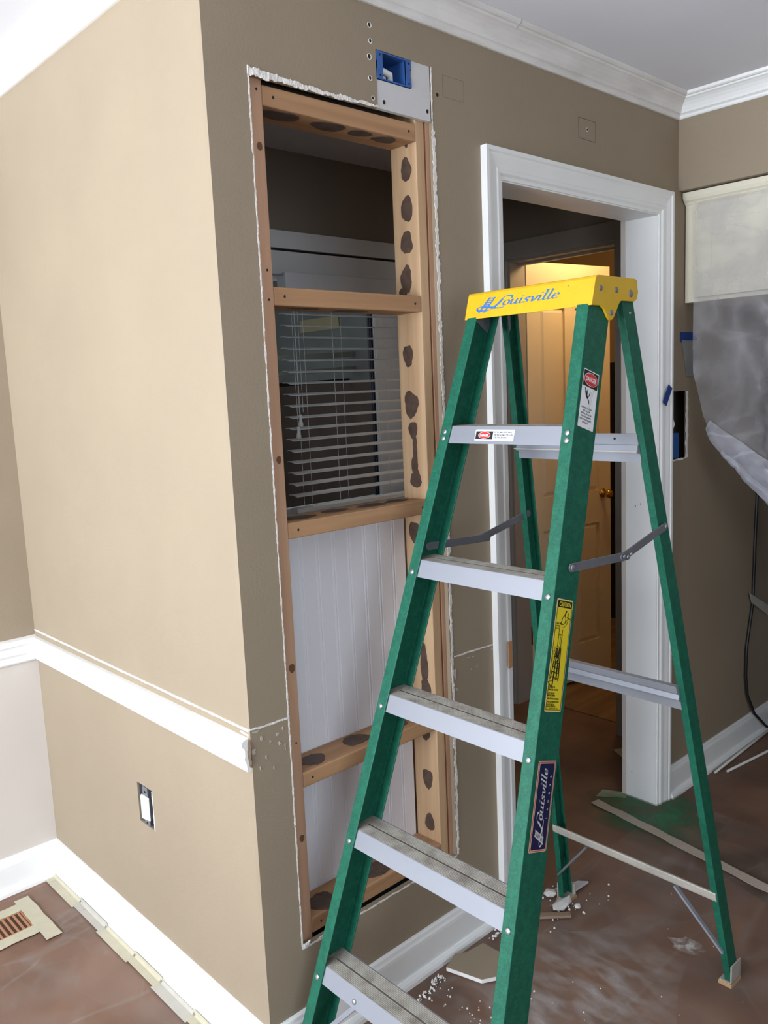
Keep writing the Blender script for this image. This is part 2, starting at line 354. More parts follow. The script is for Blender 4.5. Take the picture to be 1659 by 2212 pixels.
# screw holes
for (x, z, r) in ((.434,2.311,.0045),(.435,2.278,.004),(.430,2.244,.005),(.430,2.199,.004),(.436,2.158,.0035),(.648,2.206,.003),(1.286,2.234,.004)):
    mb = MB(); n = 12
    ang = [k*2*math.pi/n for k in range(n)]
    mb.loft([plA(x+.0015+r*1.45*math.cos(t)*random.uniform(.85, 1.15), z+r*1.45*math.sin(t), .0002) for t in ang], [plA(x+.0015+r*1.35*math.cos(t), z+r*1.35*math.sin(t), -.0008) for t in ang])
    mb.m = 1; mb.loft([plA(x+r*.8*math.cos(t), z+r*math.sin(t), -.0007) for t in ang], [plA(x+r*.8*math.cos(t), z+r*math.sin(t), -.0012) for t in ang])
    mb.build('screw_hole', [plaster if r != .003 else dark, dark], wallA)
# cut square outline + pencil outline
def outline(x0, x1, z0, z1, w, m_, name, gaps=()):
    mb = MB()
    for (a, b, c, e) in ((x0, x1, z1, z1), (x0, x1, z0, z0), (x0, x0, z0, z1), (x1, x1, z0, z1)):
        ribbon(mb, [(a, c), (b, e)], w, .3, plA, -.0004, step=.01)
    return mb.build(name, m_, wallA)
outline(1.243, 1.329, 2.205, 2.262, .0014, mat('cut_line', (96, 88, 80), .9), 'cut_outline')
outline(.669, .745, 2.206, 2.256, .0007, mat('pencil', (120, 108, 94), .9), 'pencil_outline')

# drywall patch beside the blue box (an L round the box)
mb = slab(MB(), 'y', .001, .0125, [.4535, .6245], [2.1405, 2.2615], [(.4, .5635, 2.2015, 2.3)])
pt = mb.build('drywall_patch', patchm, kind=None); weld(pt)
tag(pt, 'pale grey unpainted drywall patch under and right of the blue electrical box', 'drywall')
for (x, z) in ((.472, 2.156), (.614, 2.162)):
    n = 10; mb = MB(); mb.loft([(x+.004*math.cos(k*.6283), .0005, z+.005*math.sin(k*.6283)) for k in range(n)], [(x+.004*math.cos(k*.6283), .0012, z+.005*math.sin(k*.6283)) for k in range(n)])
    mb.build('screw', dark, pt)
# blue box
eb = empty('electrical_box', (.507, .01, 2.203), 'blue plastic electrical box set in the wall above the cut opening', 'electrical box')
mb = MB(); bx0, bx1, bz0, bz1 = .4535, .5615, 2.2035, 2.2635
mb.box(bx0+.014, bx0+.017, 0, .07, bz0, bz1).box(bx1-.017, bx1-.014, 0, .07, bz0, bz1).box(bx0+.014, bx1-.014, 0, .07, bz0, bz0+.003).box(bx0+.014, bx1-.014, 0, .07, bz1-.003, bz1).box(bx0+.014, bx1-.014, .067, .07, bz0, bz1)
mb.build('box_body', blueb, eb)
for sx in (0, 1):
    a0, a1 = (bx0, bx0+.017) if sx == 0 else (bx1-.017, bx1)
    mb = slab(MB(), 'y', -.0015, .003, [a0, a1], [bz0, bz1], [((a0 if sx == 0 else a1-.005), (a0+.003 if sx == 0 else a1), bz0+.021, bz1-.021)])
    mb.build('mounting_ear', blueb, eb)
    for z in (bz0+.008, bz1-.008):
        n = 8; mb = MB(); xx = (a0+a1)/2
        mb.loft([(xx+.0025*math.cos(k*.785), -.0014, z+.0025*math.sin(k*.785)) for k in range(n)], [(xx+.0025*math.cos(k*.785), -.002, z+.0025*math.sin(k*.785)) for k in range(n)])
        mb.build('screw_hole', dark, eb)
mb = MB(); mb.tube([(.470, .045, 2.205), (.474, .028, 2.222), (.490, .018, 2.231), (.508, .016, 2.226), (.517, .024, 2.214), (.512, .04, 2.205)], .0075, 8)
mb.tube([(.476, .05, 2.206), (.485, .03, 2.224), (.500, .028, 2.222), (.508, .04, 2.206)], .006, 8)
mb.build('cable', wpl, eb, smooth=True)

# left wall (lit), far left wall with white lower part
mb = slab(MB(), 'x', 0, .11, [.0125, 1.21], [FZ, CZ], [(.487, .569, .392, .503)])
wallB = mb.build('wall_left', paint, kind='structure', origin=(0, .6, FZ)); weld(wallB)
box('wall_left_core', taupe, .055, .1095, .48, .58, .38, .51, wallB)
wallC = MB().box(X0-.1, 0, 1.21, 1.32, FZ, CZ).build('wall_far_left', paint, kind='structure')
box('lower_panel', greyw, X0, 0, 1.2075, 1.21, FZ, .79, wallC, label='off white painted lower wall')
# unseen rest of the room
mb = slab(MB(), 'x', X0-.1, X0, [Y0, 1.32], [FZ, CZ], [(-1.3, 1.05, .75, 2.25)])
o = mb.build('wall_window_side', paint, kind='structure'); weld(o)
mb = slab(MB(), 'y', Y0-.1, Y0, [X0-.1, X1+.1], [FZ, CZ], [(-3.25, -.95, .55, 2.15)])
o = mb.build('wall_behind', paint, kind='structure'); weld(o)
w4 = empty('rear_fill_window', (-2.1, Y0, .55), kind='structure')  # unseen window made up to go with the rear fill lamp
for (a, b, c, e) in ((-3.25, -3.2, .55, 2.15), (-1.0, -.95, .55, 2.15), (-3.2, -1.0, .55, .6), (-3.2, -1.0, 2.1, 2.15), (-2.12, -2.08, .6, 2.1)):
    box('sash_bar', white, a, b, Y0-.07, Y0-.03, c, e, w4)
box('wall_kitchen_end', taupe, X1, X1+.1, Y0, .1, FZ, CZ, kind='structure')
w3 = empty('window_2', (X0, -.12, .5), kind='structure')
for (a, b, c, e) in ((-1.3, -1.25, .75, 2.25), (1.0, 1.05, .75, 2.25), (-1.25, 1.0, .75, .8), (-1.25, 1.0, 2.2, 2.25), (-.145, -.105, .8, 2.2), (-1.25, 1.0, 1.48, 1.52)):
    box('sash_bar', white, X0-.08, X0-.03, a, b, c, e, w3)

# mouldings
HP = [(0, 1.21), (0, 0)]
path = [(X0, 1.21), (0, 1.21), (0, 0), (1.827, 0), (1.827, Y0)]
crown = [(0, CZ-.066), (.006, CZ-.066), (.009, CZ-.062), (.009, CZ-.056), (.013, CZ-.053), (.017, CZ-.051), (.020, CZ-.044), (.026, CZ-.034), (.034, CZ-.025), (.042, CZ-.019), (.048, CZ-.016), (.050, CZ-.012), (.056, CZ-.011), (.060, CZ-.008), (.062, CZ-.0005), (0, CZ-.0005)]
for i, (nm, mm) in enumerate((('trim_1', white), ('trim_2', white), ('trim_3', crownA), ('trim_4', white))):
    molding(nm, mm, path, i, crown)
seam = mat('crown_seam', (158, 150, 144), .9)
q_ = [(o_+.0006, z_-.0004) for o_, z_ in crown[9:15]]
MB().loft([(.9035, -a, z) for a, z in q_], [(.9047, -a, z) for a, z in q_]).build('joint_seam', seam, bpy.data.objects['trim_3'])

base = [(0, .096), (.005, .096), (.008, .092), (.010, .084), (.013, .078), (.014, .070), (.014, .004), (.019, .003), (.024, -.003), (.027, -.010), (.028, FZ), (0, FZ)]
bpath = [(X0, 1.2075), (0, 1.2075), (0, 0), (.803, 0)]
for i, nm in enumerate(('baseboard_far_left', 'baseboard_left', 'baseboard_center')):
    molding(nm, white, bpath, i, base)
molding('baseboard_right', white, [(1.768, 0), (3.6, 0)], 0, base)
rail = [(0, .785), (.012, .785), (.018, .782), (.021, .776), (.020, .770), (.015, .766), (.013, .760), (.014, .748), (.016, .742), (.012, .734), (.010, .722), (.011, .716), (.008, .711), (0, .711)]
molding('trim_5', white, [(X0, 1.2075), (0, 1.2075), (0, .0)], 0, rail)
t6 = molding('trim_6', white, [(X0, 1.2075), (0, 1.2075), (0, .004)], 1, rail)
mb = MB(); ribbon(mb, [(1.205, .8055), (.003, .803)], .0045, .2, plB, -.0025, step=.03); mb.build('caulk_line', white, wallB)
mb = MB(); ribbon(mb, [(.035, .794), (.004, .792)], .003, .3, plB, -.002); mb.build('caulk_line', white, wallB)
# broken brown end of the rail at the corner
mb = MB()
rs = []
for y, s_ in ((.006, 1), (-.001, .9), (-.004, .55)):
    rs.append([(-.001-.006*s_*random.uniform(.8, 1.1)*math.sin(k/9*math.pi), y, .752+.034*s_*math.cos(k/9*math.pi)) for k in range(10)])
mb.rings(rs); mb.build('broken_end', mat('broken_mdf', (96, 78, 62), .9, var=.2, scale=80), t6, label='ragged brown end of the chair rail')

# soffit over the kitchen cabinets (right)
box('wall_right', paint, 1.827, 2.25, Y0, 0, 2.128, CZ, kind='structure')

# unseen tall block right of frame, added to keep light off the kitchen wall
pe = empty('light_blocker', (2.35, -1.6, FZ), 'tall dark unseen block added to shade the kitchen wall, right of the plastic sheeting', 'cabinet')
pem = mat('light_blocker_dark', (58, 52, 48), .6)
box('carcass', pem, 2.27, 2.75, -2.6, -.42, FZ+.06, 2.2, pe); box('blocker_base', pem, 2.30, 2.72, -2.57, -.45, FZ, FZ+.06, pe)
for k in range(4): box('cabinet_door', pem, 2.25, 2.27, -.95-k*.54, -.43-k*.54, .08, 2.18, pe, bevel=.004)
# ================================================================== DOOR 1 (cased opening)
def cas(u):  # casing profile across its width u=0 (outer) .. 1 (inner): list (offset from outer, y out)
    return [(0, 0), (0, -.020), (.010, -.020), (.014, -.0165), (.020, -.0165), (.036, -.013), (.048, -.011), (.052, -.0135), (.060, -.0125), (.066, -.008), (.075, -.0075), (.075, 0)]
d1 = empty('door_1', (1.285, 0, FZ), kind='structure')
dx0, dx1, dz1 = .880, 1.690, 2.040; cw = .075
pr_ = cas(0)
L0 = [(dx0-cw+a, y, FZ) for a, y in pr_]; L1 = [(dx0-cw+a, y, dz1+cw-a) for a, y in pr_]
R0 = [(dx1+cw-a, y, FZ) for a, y in pr_]; R1 = [(dx1+cw-a, y, dz1+cw-a) for a, y in pr_]
MB().loft(L0, L1).build('casing_side', white, d1)
MB().loft(R0, R1).build('casing_side', white, d1)
MB().loft(L1, R1).build('casing_head', white, d1)
jy = .1165
box('jamb_side', white, dx0-.013, dx0+.004, -.004, jy, FZ, dz1+.012, d1)
box('jamb_side', white, dx1-.004, dx1+.013, -.004, jy, FZ, dz1+.012, d1)
box('jamb_head', white, dx0+.004, dx1-.004, -.004, jy, dz1-.004, dz1+.012, d1)
for sx, x in ((1, dx0-.065), (1, dx1-.005)):
    box('casing_back', greyw, x, x+.07, jy-.002, jy+.016, FZ, 2.10, d1)
box('casing_back', greyw, dx0-.065, dx1+.065, jy-.002, jy+.016, dz1+.006, 2.11, d1)
mb = MB(); mb.box(.846, .862, -.0215, -.0195, .722, .798); mb.build('paint_chip', mat('bare_wood_chip', (176, 128, 84), .8), d1, label='bare orange wood where paint is torn off')
for (y, z) in ((.078, 1.07), (.058, 1.079), (.093, .082)):
    MB().dome((dx1-.0042, y, z), (-1, 0, 0), .0022, .0006, 8).build('nail_hole', dark, d1)

# ================================================================== WALL FRAMING IN THE OPENING
SY0, SY1 = .0135, .1010
fr = empty('wall_framing', (.36, .057, .2), 'exposed pine studs and crosspieces with round brown glue spots in the cut wall opening', 'framing')
def blob(mb, c, ax, ra, rb, n=22, jit=.10, h=.0012, face=(1, 0, 0)):
    """irregular flat spot: c centre, ax=(U,V) axes, normal face"""
    rb *= 1.06; ra *= 1.06
    U, V = Vector(ax[0]), Vector(ax[1]); N = Vector(face); C = Vector(c); r0 = []; ph = random.uniform(0, 9); h += random.uniform(0, .0006)
    for k in range(n):
        t = k*2*math.pi/n; q = 1+jit*math.sin(3*t+ph)*.6+random.uniform(-jit, jit)*.5
        r0.append(C+U*ra*q*math.cos(t)+V*rb*q*math.sin(t))
    return mb.loft([tuple(p-N*.0003) for p in r0], [tuple(p+N*h) for p in r0])
sl = box('stud', woodR, .1035, .1415, SY0, SY1, .20, 2.36, fr, bevel=.002)
for (z, w) in ((2.01, 1), (1.37, 1), (.905, 1.2), (.50, 1)):
    mb = MB(); blob(mb, (.124+.004*w, SY0, z), ((1, 0, 0), (0, 0, 1)), .006*w, .008*w, h=.0006, face=(0, -1, 0)); mb.build('knot', knot, sl)
for z in (1.765, 1.705, 2.12, .73):
    mb = MB(); blob(mb, (.128, SY0, z), ((1, 0, 0), (0, 0, 1)), .002, .0025, h=.0006, face=(0, -1, 0)); mb.build('nail_hole', dark, sl)
st = box('stud', woodZ, .583, .6125, SY0, SY1, .20, 2.36, fr, bevel=.002)
random.seed(11)
for (y, z, ry_, rz_) in ((.049,2.035,.016,.026),(.051,1.943,.018,.029),(.056,1.864,.019,.026),(.062,1.778,.018,.030),(.074,1.745,.013,.014),(.066,1.591,.016,.026),(.061,1.470,.022,.032),
                    (.058,1.405,.014,.020),(.054,1.36,.007,.04),(.056,1.315,.010,.03),(.054,1.280,.018,.022),(.068,1.142,.018,.026),(.050,.79,.012,.05),(.047,.72,.016,.03),(.054,.592,.014,.014),(.053,.467,.017,.026),(.051,.343,.016,.023),(.045,2.091,.004,.006)):
    mb = MB(); blob(mb, (.583, y, z), ((0, 1, 0), (0, 0, 1)), ry_, rz_, face=(-1, 0, 0), jit=.16); mb.build('glue_spot', glue, st)
box('stud_edge', woodD, .6145, .6175, SY0+.004, SY1, .20, 2.14, fr, label='thin reddish wood edge beside the right stud')
box('stud', woodR, .6185, .655, SY0, SY1, .20, 2.36, fr)
def crosspiece(z0, z1, spots_top=(), spots_bot=(), nm='crosspiece', label=None, m_=woodX):
    o = box(nm, m_, .142, .5825, SY0-.001, SY1, z0, z1, fr, bevel=.0025, label=label)
    for (x, y, a, b) in spots_top:
        mb = MB(); blob(mb, (x, y, z1), ((1, 0, 0), (0, 1, 0)), a, b, face=(0, 0, 1), jit=.14); mb.build('glue_spot', glue, o)
    for (x, y, a, b) in spots_bot:
        mb = MB(); blob(mb, (x, y, z0), ((1, 0, 0), (0, 1, 0)), a, b, face=(0, 0, -1), jit=.12); mb.build('glue_spot', glue, o)
    for x in (.168, .560):
        mb = MB(); blob(mb, (x, SY0-.001, (z0+z1)/2), ((1, 0, 0), (0, 0, 1)), .0022, .0028, h=.0006, face=(0, -1, 0)); mb.build('nail_hole', dark, o)
    return o
crosspiece(2.091, 2.131, spots_bot=((.205,.045,.048,.024),(.335,.042,.042,.024),(.425,.038,.030,.018),(.505,.042,.032,.020)), nm='header', label='top header with dark glue spots underneath')
crosspiece(1.694, 1.732, spots_bot=((.24,.04,.04,.012),(.38,.05,.05,.015)))
crosspiece(1.194, 1.230, spots_top=((.205,.055,.040,.022),(.320,.068,.036,.018),(.430,.060,.040,.020),(.520,.066,.036,.018)), label='dusty crosspiece with glue spots on top')
crosspiece(.617, .653, spots_top=((.200,.053,.032,.026),(.345,.062,.036,.026),(.48,.06,.034,.024)))
crosspiece(.256, .294, spots_top=((.200,.045,.034,.034),(.394,.05,.050,.028)), label='lowest crosspiece with dark glue patches')
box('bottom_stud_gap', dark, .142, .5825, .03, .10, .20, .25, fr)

# beadboard on the far face, seen from behind the crosspieces
bbp = empty('beadboard_panel', (.36, .106, FZ), 'white beadboard panelling behind the lower half of the opening', 'panelling')
bm_ = mat('bead_white', (228, 226, 230), .5)
nb = 0
for x in [.132+.0497*k for k in range(-1, 9)]:
    x1 = x+.0497; mb = MB()
    pf = [(x, .1085), (x, .1045), (x+.0015, .1045), (x+.003, .1020), (x+.0055, .1015), (x+.008, .1020), (x+.0095, .1045), (x+.0105, .1045), (x+.012, .102), (x1-.0008, .102), (x1-.0004, .1045), (x1, .1085)]
    mb.loft([(a, y, FZ) for a, y in pf], [(a, y, 1.215) for a, y in pf]); mb.build('board', bm_, bbp)

# ================================================================== MUDROOM BEHIND THE WALL
box('wall_mudroom_left', taupe, .1101, .13, .115, 1.2, FZ, CZ, kind='structure')
WX0, WX1, WZ0, WZ1 = .985, 1.76, 1.02, 1.985
mb = slab(MB(), 'y', 1.2, 1.32, [.13, 2.25], [FZ, CZ], [(WX0, WX1, WZ0, WZ1)])
o = mb.build('wall_mudroom_back', taupe, kind='structure'); weld(o)
win = empty('window_1', ((WX0+WX1)/2, 1.2, WZ0), kind='structure')
box('window_head', white, WX0-.09, WX1+.09, 1.176, 1.2, 2.056, 2.120, win)
box('window_head', white, WX0-.09, WX1+.09, 1.180, 1.2, 1.960, 2.046, win)
box('head_gap', dark, WX0-.09, WX1+.09, 1.190, 1.2, 2.046, 2.056, win)
box('window_casing', white, WX0-.09, WX0, 1.180, 1.2, WZ0-.08, 1.985, win)
box('window_casing', white, WX1, WX1+.09, 1.180, 1.2, WZ0-.08, 1.985, win)
box('window_sill', white, WX0-.11, WX1+.11, 1.15, 1.21, WZ0-.03, WZ0, win)
box('window_frame', white, WX0, WX0+.03, 1.26, 1.31, WZ0, WZ1, win)
box('window_frame', white, WX0+.03, WX1, 1.26, 1.31, WZ0, WZ0+.03, win)
box('window_frame', white, WX0+.03, WX1, 1.26, 1.31, WZ1-.03, WZ1, win)
box('window_frame', white, 1.572, WX1, 1.268, 1.31, WZ0+.03, WZ1-.03, win, label='wide pale window post behind the blind')
box('window_seal', mat('dark_blue_seal', (20, 22, 34), .8), 1.562, 1.572, 1.276, 1.30, WZ0+.03, WZ1-.03, win)
pn = box('pane', glassm, WX0+.03, 1.562, 1.284, 1.288, WZ0+.03, WZ1-.03, win)
# enclosed porch seen through the glass
pz = empty('porch', (1.9, 2.2, FZ), 'dim brown enclosed porch seen through the window blind', 'porch')
dbw = mat('dark_brown_siding', (64, 50, 40), .8, var=.2, scale=6)
box('porch_wall', dbw, .6, 3.2, 2.9, 2.95, FZ, 2.6, pz)
box('porch_wall', dbw, .55, .6, 1.33, 2.95, FZ, 2.6, pz)
box('porch_wall', dbw, 2.139, 2.149, 1.33, 2.9, FZ, 2.6, pz)
box('porch_board', mat('grey_porch_board', (84, 86, 82), .8, var=.15, scale=5), .6, 2.127, 2.88, 2.9, 1.57, 2.26, pz)
box('porch_board', MATS['grey_porch_board'], 2.127, 2.139, 1.34, 2.9, 1.57, 2.26, pz)
box('porch_board', mat('pale_yellow_board', (120, 112, 82), .8), 2.122, 2.127, 2.15, 2.5, 1.86, 1.93, pz, label='pale yellow board')
box('porch_floor', dbw, .55, 3.2, 1.33, 2.95, FZ-.05, FZ, pz)
box('porch_side', dbw, 2.24, 2.245, 1.7, 2.9, .5, 2.3, pz) if False else None
pcm = mat('porch_grey', (150, 150, 140), .8)
box('porch_ceiling', pcm, .6, 2.139, 1.33, 2.9, 2.26, 2.30, pz)
mb = MB(); mb.bar((1.2, 1.95, 1.672), (2.13, 2.05, 1.713), .028, .02); mb.bar((1.2, 1.95, 1.60), (2.13, 2.05, 1.637), .022, .03); mb.build('porch_beam', pcm, pz)
mb = MB(); mb.bar((1.2, 2.0, 1.545), (2.13, 2.1, 1.575), .018, .02); mb.build('porch_beam', dark, pz)
# blinds
bl = empty('window_blind', (1.36, 1.16, 1.03), 'pale horizontal slat blind with hanging cords in the back window', 'blind')
box('valance', slatm, 1.004, 1.80, 1.120, 1.135, 1.885, 1.962, bl, bevel=.003)
box('headrail', slatm, 1.004, 1.80, 1.136, 1.175, 1.89, 1.945, bl)
s0 = MB(); sl_n = 18
sec = [(.0+1.128, 0), (1.128+.012, .0025), (1.128+.025, .0035), (1.128+.038, .0025), (1.128+.05, 0), (1.128+.05, -.0028), (1.128+.025, .0006), (1.128, -.0028)]
s0.loft([(1.004, y, 1.851+z+(y-1.128)*.11) for y, z in sec], [(1.80, y, 1.851+z+(y-1.128)*.11) for y, z in sec])
so = s0.build('slat', slatm, bl)
for k in range(1, sl_n): dupe(so, dz=-.0432*k)
box('bottom_rail', slatm, 1.004, 1.80, 1.128, 1.178, 1.050, 1.068, bl, bevel=.003)
for x in (1.078, 1.265, 1.50, 1.72):
    for y in (1.1265, 1.1795):
        MB().tube([(x, y, 1.06), (x, y, 1.89)], .0009, 5).build('ladder_string', slatm, bl)
for (x, z) in ((1.030, 1.415), (1.045, 1.43), (1.017, 1.37)):
    cd = MB().tube([(x, 1.112, z+.01), (x, 1.115, 1.89)], .0009, 5).build('pull_cord', slatm, bl)
    if x != 1.045:
        mb = MB(); mb.rings([[(x+r*math.cos(t), 1.112+r*math.sin(t), z+h) for t in [k*math.pi/4 for k in range(8)]] for r, h in ((.009,-.03),(.010,-.02),(.006,-.006),(.005,.002),(.009,.008),(.006,.016))])
        mb.build('tassel', wpl, cd, smooth=True)

# second doorway on the right of the mudroom
mb = slab(MB(), 'x', 2.15, 2.25, [.1146, 1.2], [FZ, CZ], [(.43, .985, -.1, 2.062)])
o = mb.build('wall_mudroom_right', taupe, kind='structure'); weld(o)
d2 = empty('door_2', (2.2, .7, FZ), kind='structure')
grc = mat('shaded_casing_paint', (158, 150, 140), .5)  # casing paint darkened, standing in for a jamb the lamp misses
def casx(y0, y1, z0, z1): return box('casing', grc, 2.132, 2.15, y0, y1, z0, z1, d2, bevel=.003)
casx(.360, .430, FZ, 2.062); casx(.985, 1.06, FZ, 2.062); casx(.360, 1.06, 2.062, 2.140)
box('jamb', grc, 2.146, 2.254, .430, .442, FZ, 2.062, d2); box('jamb', grc, 2.146, 2.254, .973, .985, FZ, 2.062, d2); box('jamb', grc, 2.146, 2.254, .442, .973, 2.050, 2.062, d2)
box('door_stop', grc, 2.20, 2.225, .442, .973, 2.040, 2.050, d2)
# leaf
H = Vector((2.262, .972, 0)); E_ = Vector((2.815, .882, 0)); U = (E_-H).normalized(); N = Vector((U.y, -U.x, 0))   # N points to -y
LW = (E_-H).length
def dp(u, n, z): p = H+U*u+N*n; return (p.x, p.y, z)
def dbox(mb, u0, u1, n0, n1, z0, z1):
    return mb.loft([dp(u0, n0, z0), dp(u1, n0, z0), dp(u1, n1, z0), dp(u0, n1, z0)], [dp(u0, n0, z1), dp(u1, n0, z1), dp(u1, n1, z1), dp(u0, n1, z1)])
rows = ((.19, .80), (.965, 1.86)); cols = ((.085, LW/2-.035), (LW/2+.035, LW-.085))
mb = MB()
A_ = [0, cols[0][0], cols[0][1], cols[1][0], cols[1][1], LW]; Z_ = [.0, rows[0][0], rows[0][1], rows[1][0], rows[1][1], 2.065]
dbox(mb, 0, LW, -.035, -.012, 0, 2.065)
for i in range(5):
    for j in range(5):
        if i in (1, 3) and j in (1, 3): continue
        dbox(mb, A_[i], A_[i+1], -.012, 0, Z_[j], Z_[j+1])
leaf = mb.build('door_leaf', doorp, d2)
for c in cols:
    for r in rows:
        mb = MB(); i_ = .022
        a = [dp(c[0]+.004, -.012, r[0]+.004), dp(c[1]-.004, -.012, r[0]+.004), dp(c[1]-.004, -.012, r[1]-.004), dp(c[0]+.004, -.012, r[1]-.004)]
        b = [dp(c[0]+i_, -.002, r[0]+i_), dp(c[1]-i_, -.002, r[0]+i_), dp(c[1]-i_, -.002, r[1]-i_), dp(c[0]+i_, -.002, r[1]-i_)]
        mb.loft(a, b); mb.build('panel', doorp, leaf)
mb = MB(); c = Vector(dp(LW-.06, 0, .945))
prof = [(.024, 0), (.024, .004), (.010, .006), (.009, .026), (.017, .032), (.023, .040), (.023, .050), (.015, .058), (.004, .060)]
V_ = Vector((0, 0, 1)); mb.rings([[tuple(c+N*h+r*(U*math.cos(t)+V_*math.sin(t))) for t in [k*math.pi/8 for k in range(16)]] for r, h in prof]); mb.build('knob', brass, leaf, smooth=True)
for z in (.25, 1.05, 1.85):
    mb = MB(); dbox(mb, -.006, .0, -.03, .002, z, z+.09); mb.build('hinge', brass, leaf)
# warm room behind
box('wall_far_room_back', tanw, 2.25, 4.2, Y1, Y1+.1, FZ, CZ, kind='structure')
box('wall_far_room_end', tanw, 4.2, 4.3, .1, Y1, FZ, CZ, kind='structure')
box('wall_far_room_left', tanw, 2.15, 2.25, 1.2, Y1, FZ, CZ, kind='structure')
dc = empty('tall_cabinet', (3.9, 1.3, FZ), 'tall dark cabinet in the far room behind the open door', 'cabinet')
dbm = mat('very_dark_wood', (34, 26, 22), .5)
box('cabinet_body', dbm, 3.72, 4.19, .9, 1.9, FZ+.005, 1.62, dc)
for y in (.91, 1.41): box('cabinet_door', dbm, 3.70, 3.72, y, y+.48, .10, 1.58, dc, bevel=.004)
lampo = empty('ceiling_lamp', (2.5, .62, CZ), 'small warm ceiling lamp in the far room', 'lamp')
MB().dome((2.5, .62, CZ-.001), (0, 0, -1), .09, .05, 16).build('shade', emis('warm_glass', (255, 205, 130), 3), lampo, smooth=True)

# ================================================================== KITCHEN CABINET + PLASTIC
kc = empty('wall_cabinet', (2.05, -.6, 1.762), 'cream upper kitchen cabinet wrapped in plastic under the soffit', 'cabinet')
box('carcass', creamc, 1.890, 2.22, -2.6, -.004, 1.762, 2.125, kc)
box('face_frame', creamc, 1.872, 1.890, -2.6, -.004, 1.762, 2.100, kc)
kcrown = [(0, 2.085), (.004, 2.085), (.008, 2.092), (.016, 2.098), (.022, 2.108), (.022, 2.124), (0, 2.124)]
molding('crown', creamc, [(1.872, -.004), (1.872, -2.6)], 0, kcrown, parent=kc, kind=None)
for k in range(4):
    y1 = -.045-k*.52; dr = box('cabinet_door', creamc, 1.854, 1.871, y1-.50, y1, 1.775, 2.078, kc, bevel=.003)
    box('door_panel', creamc, 1.8525, 1.856, y1-.44, y1-.06, 1.83, 2.02, dr, bevel=.004)
# plastic over the doors and hanging below
edge = [(2.085, -.052), (1.75, -.050), (1.63, -.046), (1.52, -.046), (1.37, -.084), (1.284, -.126), (1.238, -.168), (1.20, -.212), (1.165, -.236), (1.10, -.308), (.95, -.48), (.7, -.75)]
def yl(z):
    for (za, ya), (zb, yb) in zip(edge[:-1], edge[1:]):
        if zb <= z <= za: return ya+(yb-ya)*(za-z)/(za-zb)
    return edge[-1][1]
NZ, NY = 90, 80; V = []; Fc = []
for i in range(NZ+1):
    z = 2.085-(2.085-.75)*i/NZ; y0 = yl(z)
    for j in range(NY+1):
        y = y0+(-1.9-y0)*(j/NY)**1.6
        # folds radiate from the taped top left corner
        ang = math.atan2(2.09-z, -(y+.05)+.02); rad = math.hypot(2.09-z, y+.05)
        n = mnoise.noise(Vector((ang*6.5, rad*2.2, 3.1)))*.5+mnoise.noise(Vector((y*7, z*9, 1.7)))*.35+mnoise.noise(Vector((y*22, z*24, 5.0)))*.12
        free = 0 if z > 1.76 else min(1, (1.76-z)/.3)
        x = 1.846 - .004 - .012*abs(n)*min(1, rad*6) + free*(.02*n+.012) + (.05*free*(0.5*math.sin(y*9+z*6)) if y < -.3 else 0)
        V.append((x, y, z))
for i in range(NZ):
    for j in range(NY):
        a = i*(NY+1)+j; Fc.append((a, a+1, a+NY+2, a+NY+1))
mb = MB(); mb.add(V, Fc)
ps = mb.build('plastic_sheet', sheetm, smooth=True, origin=(1.85, -1, .75))
tag(ps, 'clear plastic sheeting hanging over the kitchen cabinet at right', 'plastic sheet')
# folded brighter hem along the lower edge
hemf = film('hem_film', (200, 200, 210), .38, .72, 9, .3, transl=.35, ridge=((9, .06, .25, (1, .6, 1), (.5, 0, 0)),))
for L_ in range(2):
    V2 = []; F2 = []; nj = 10; ni = 60
    for i in range(ni+1):
        z = (1.245 if L_ else 1.33)-(1.30-.78)*i/ni; y0 = yl(z); wd = (.045 if L_ else .11)*min(1, .15+i/18)*(1+.35*mnoise.noise(Vector((z*9, L_*3.1, 2))))
        for j in range(nj+1):
            t = j/nj; yy = y0+.004-wd*t; q = mnoise.noise(Vector((yy*30, z*26, L_*7)))
            V2.append((1.838-.006*L_-.008*abs(q)-.006*math.sin(t*math.pi), yy, z+(.012 if L_ else .03)*t-.010*abs(mnoise.noise(Vector((z*40, 3, L_))))*(1-t)))
    for i in range(ni):
        for j in range(nj):
            a_ = i*(nj+1)+j; F2.append((a_, a_+1, a_+nj+2, a_+nj+1))
    mb = MB(); mb.add(V2, F2); mb.build('folded_hem', hemf, ps, smooth=True, label='bunched whitish lower edge')
# small plastic flap + blue tape on the wall beside the cabinet
bt = MB().box(1.845, 1.965, -.0022, -.0002, 1.630, 1.664).build('painters_tape', bluet)
tag(bt, 'dark blue tape holding the plastic flap under the cabinet', 'tape')
mb = MB(); mb.loft([(1.852, -.0030, 1.636), (1.985, -.0030, 1.636), (1.985, -.0030, 1.508), (1.889, -.0030, 1.512)], [(1.852, -.0038, 1.636), (1.985, -.0038, 1.636), (1.985, -.0038, 1.508), (1.889, -.0038, 1.512)])
fp = mb.build('plastic_flap', film('flap_film', (170, 168, 168), .5, .7, 10, .5)); tag(fp, 'small grey plastic flap taped to the wall beside the sheeting', 'plastic sheet')
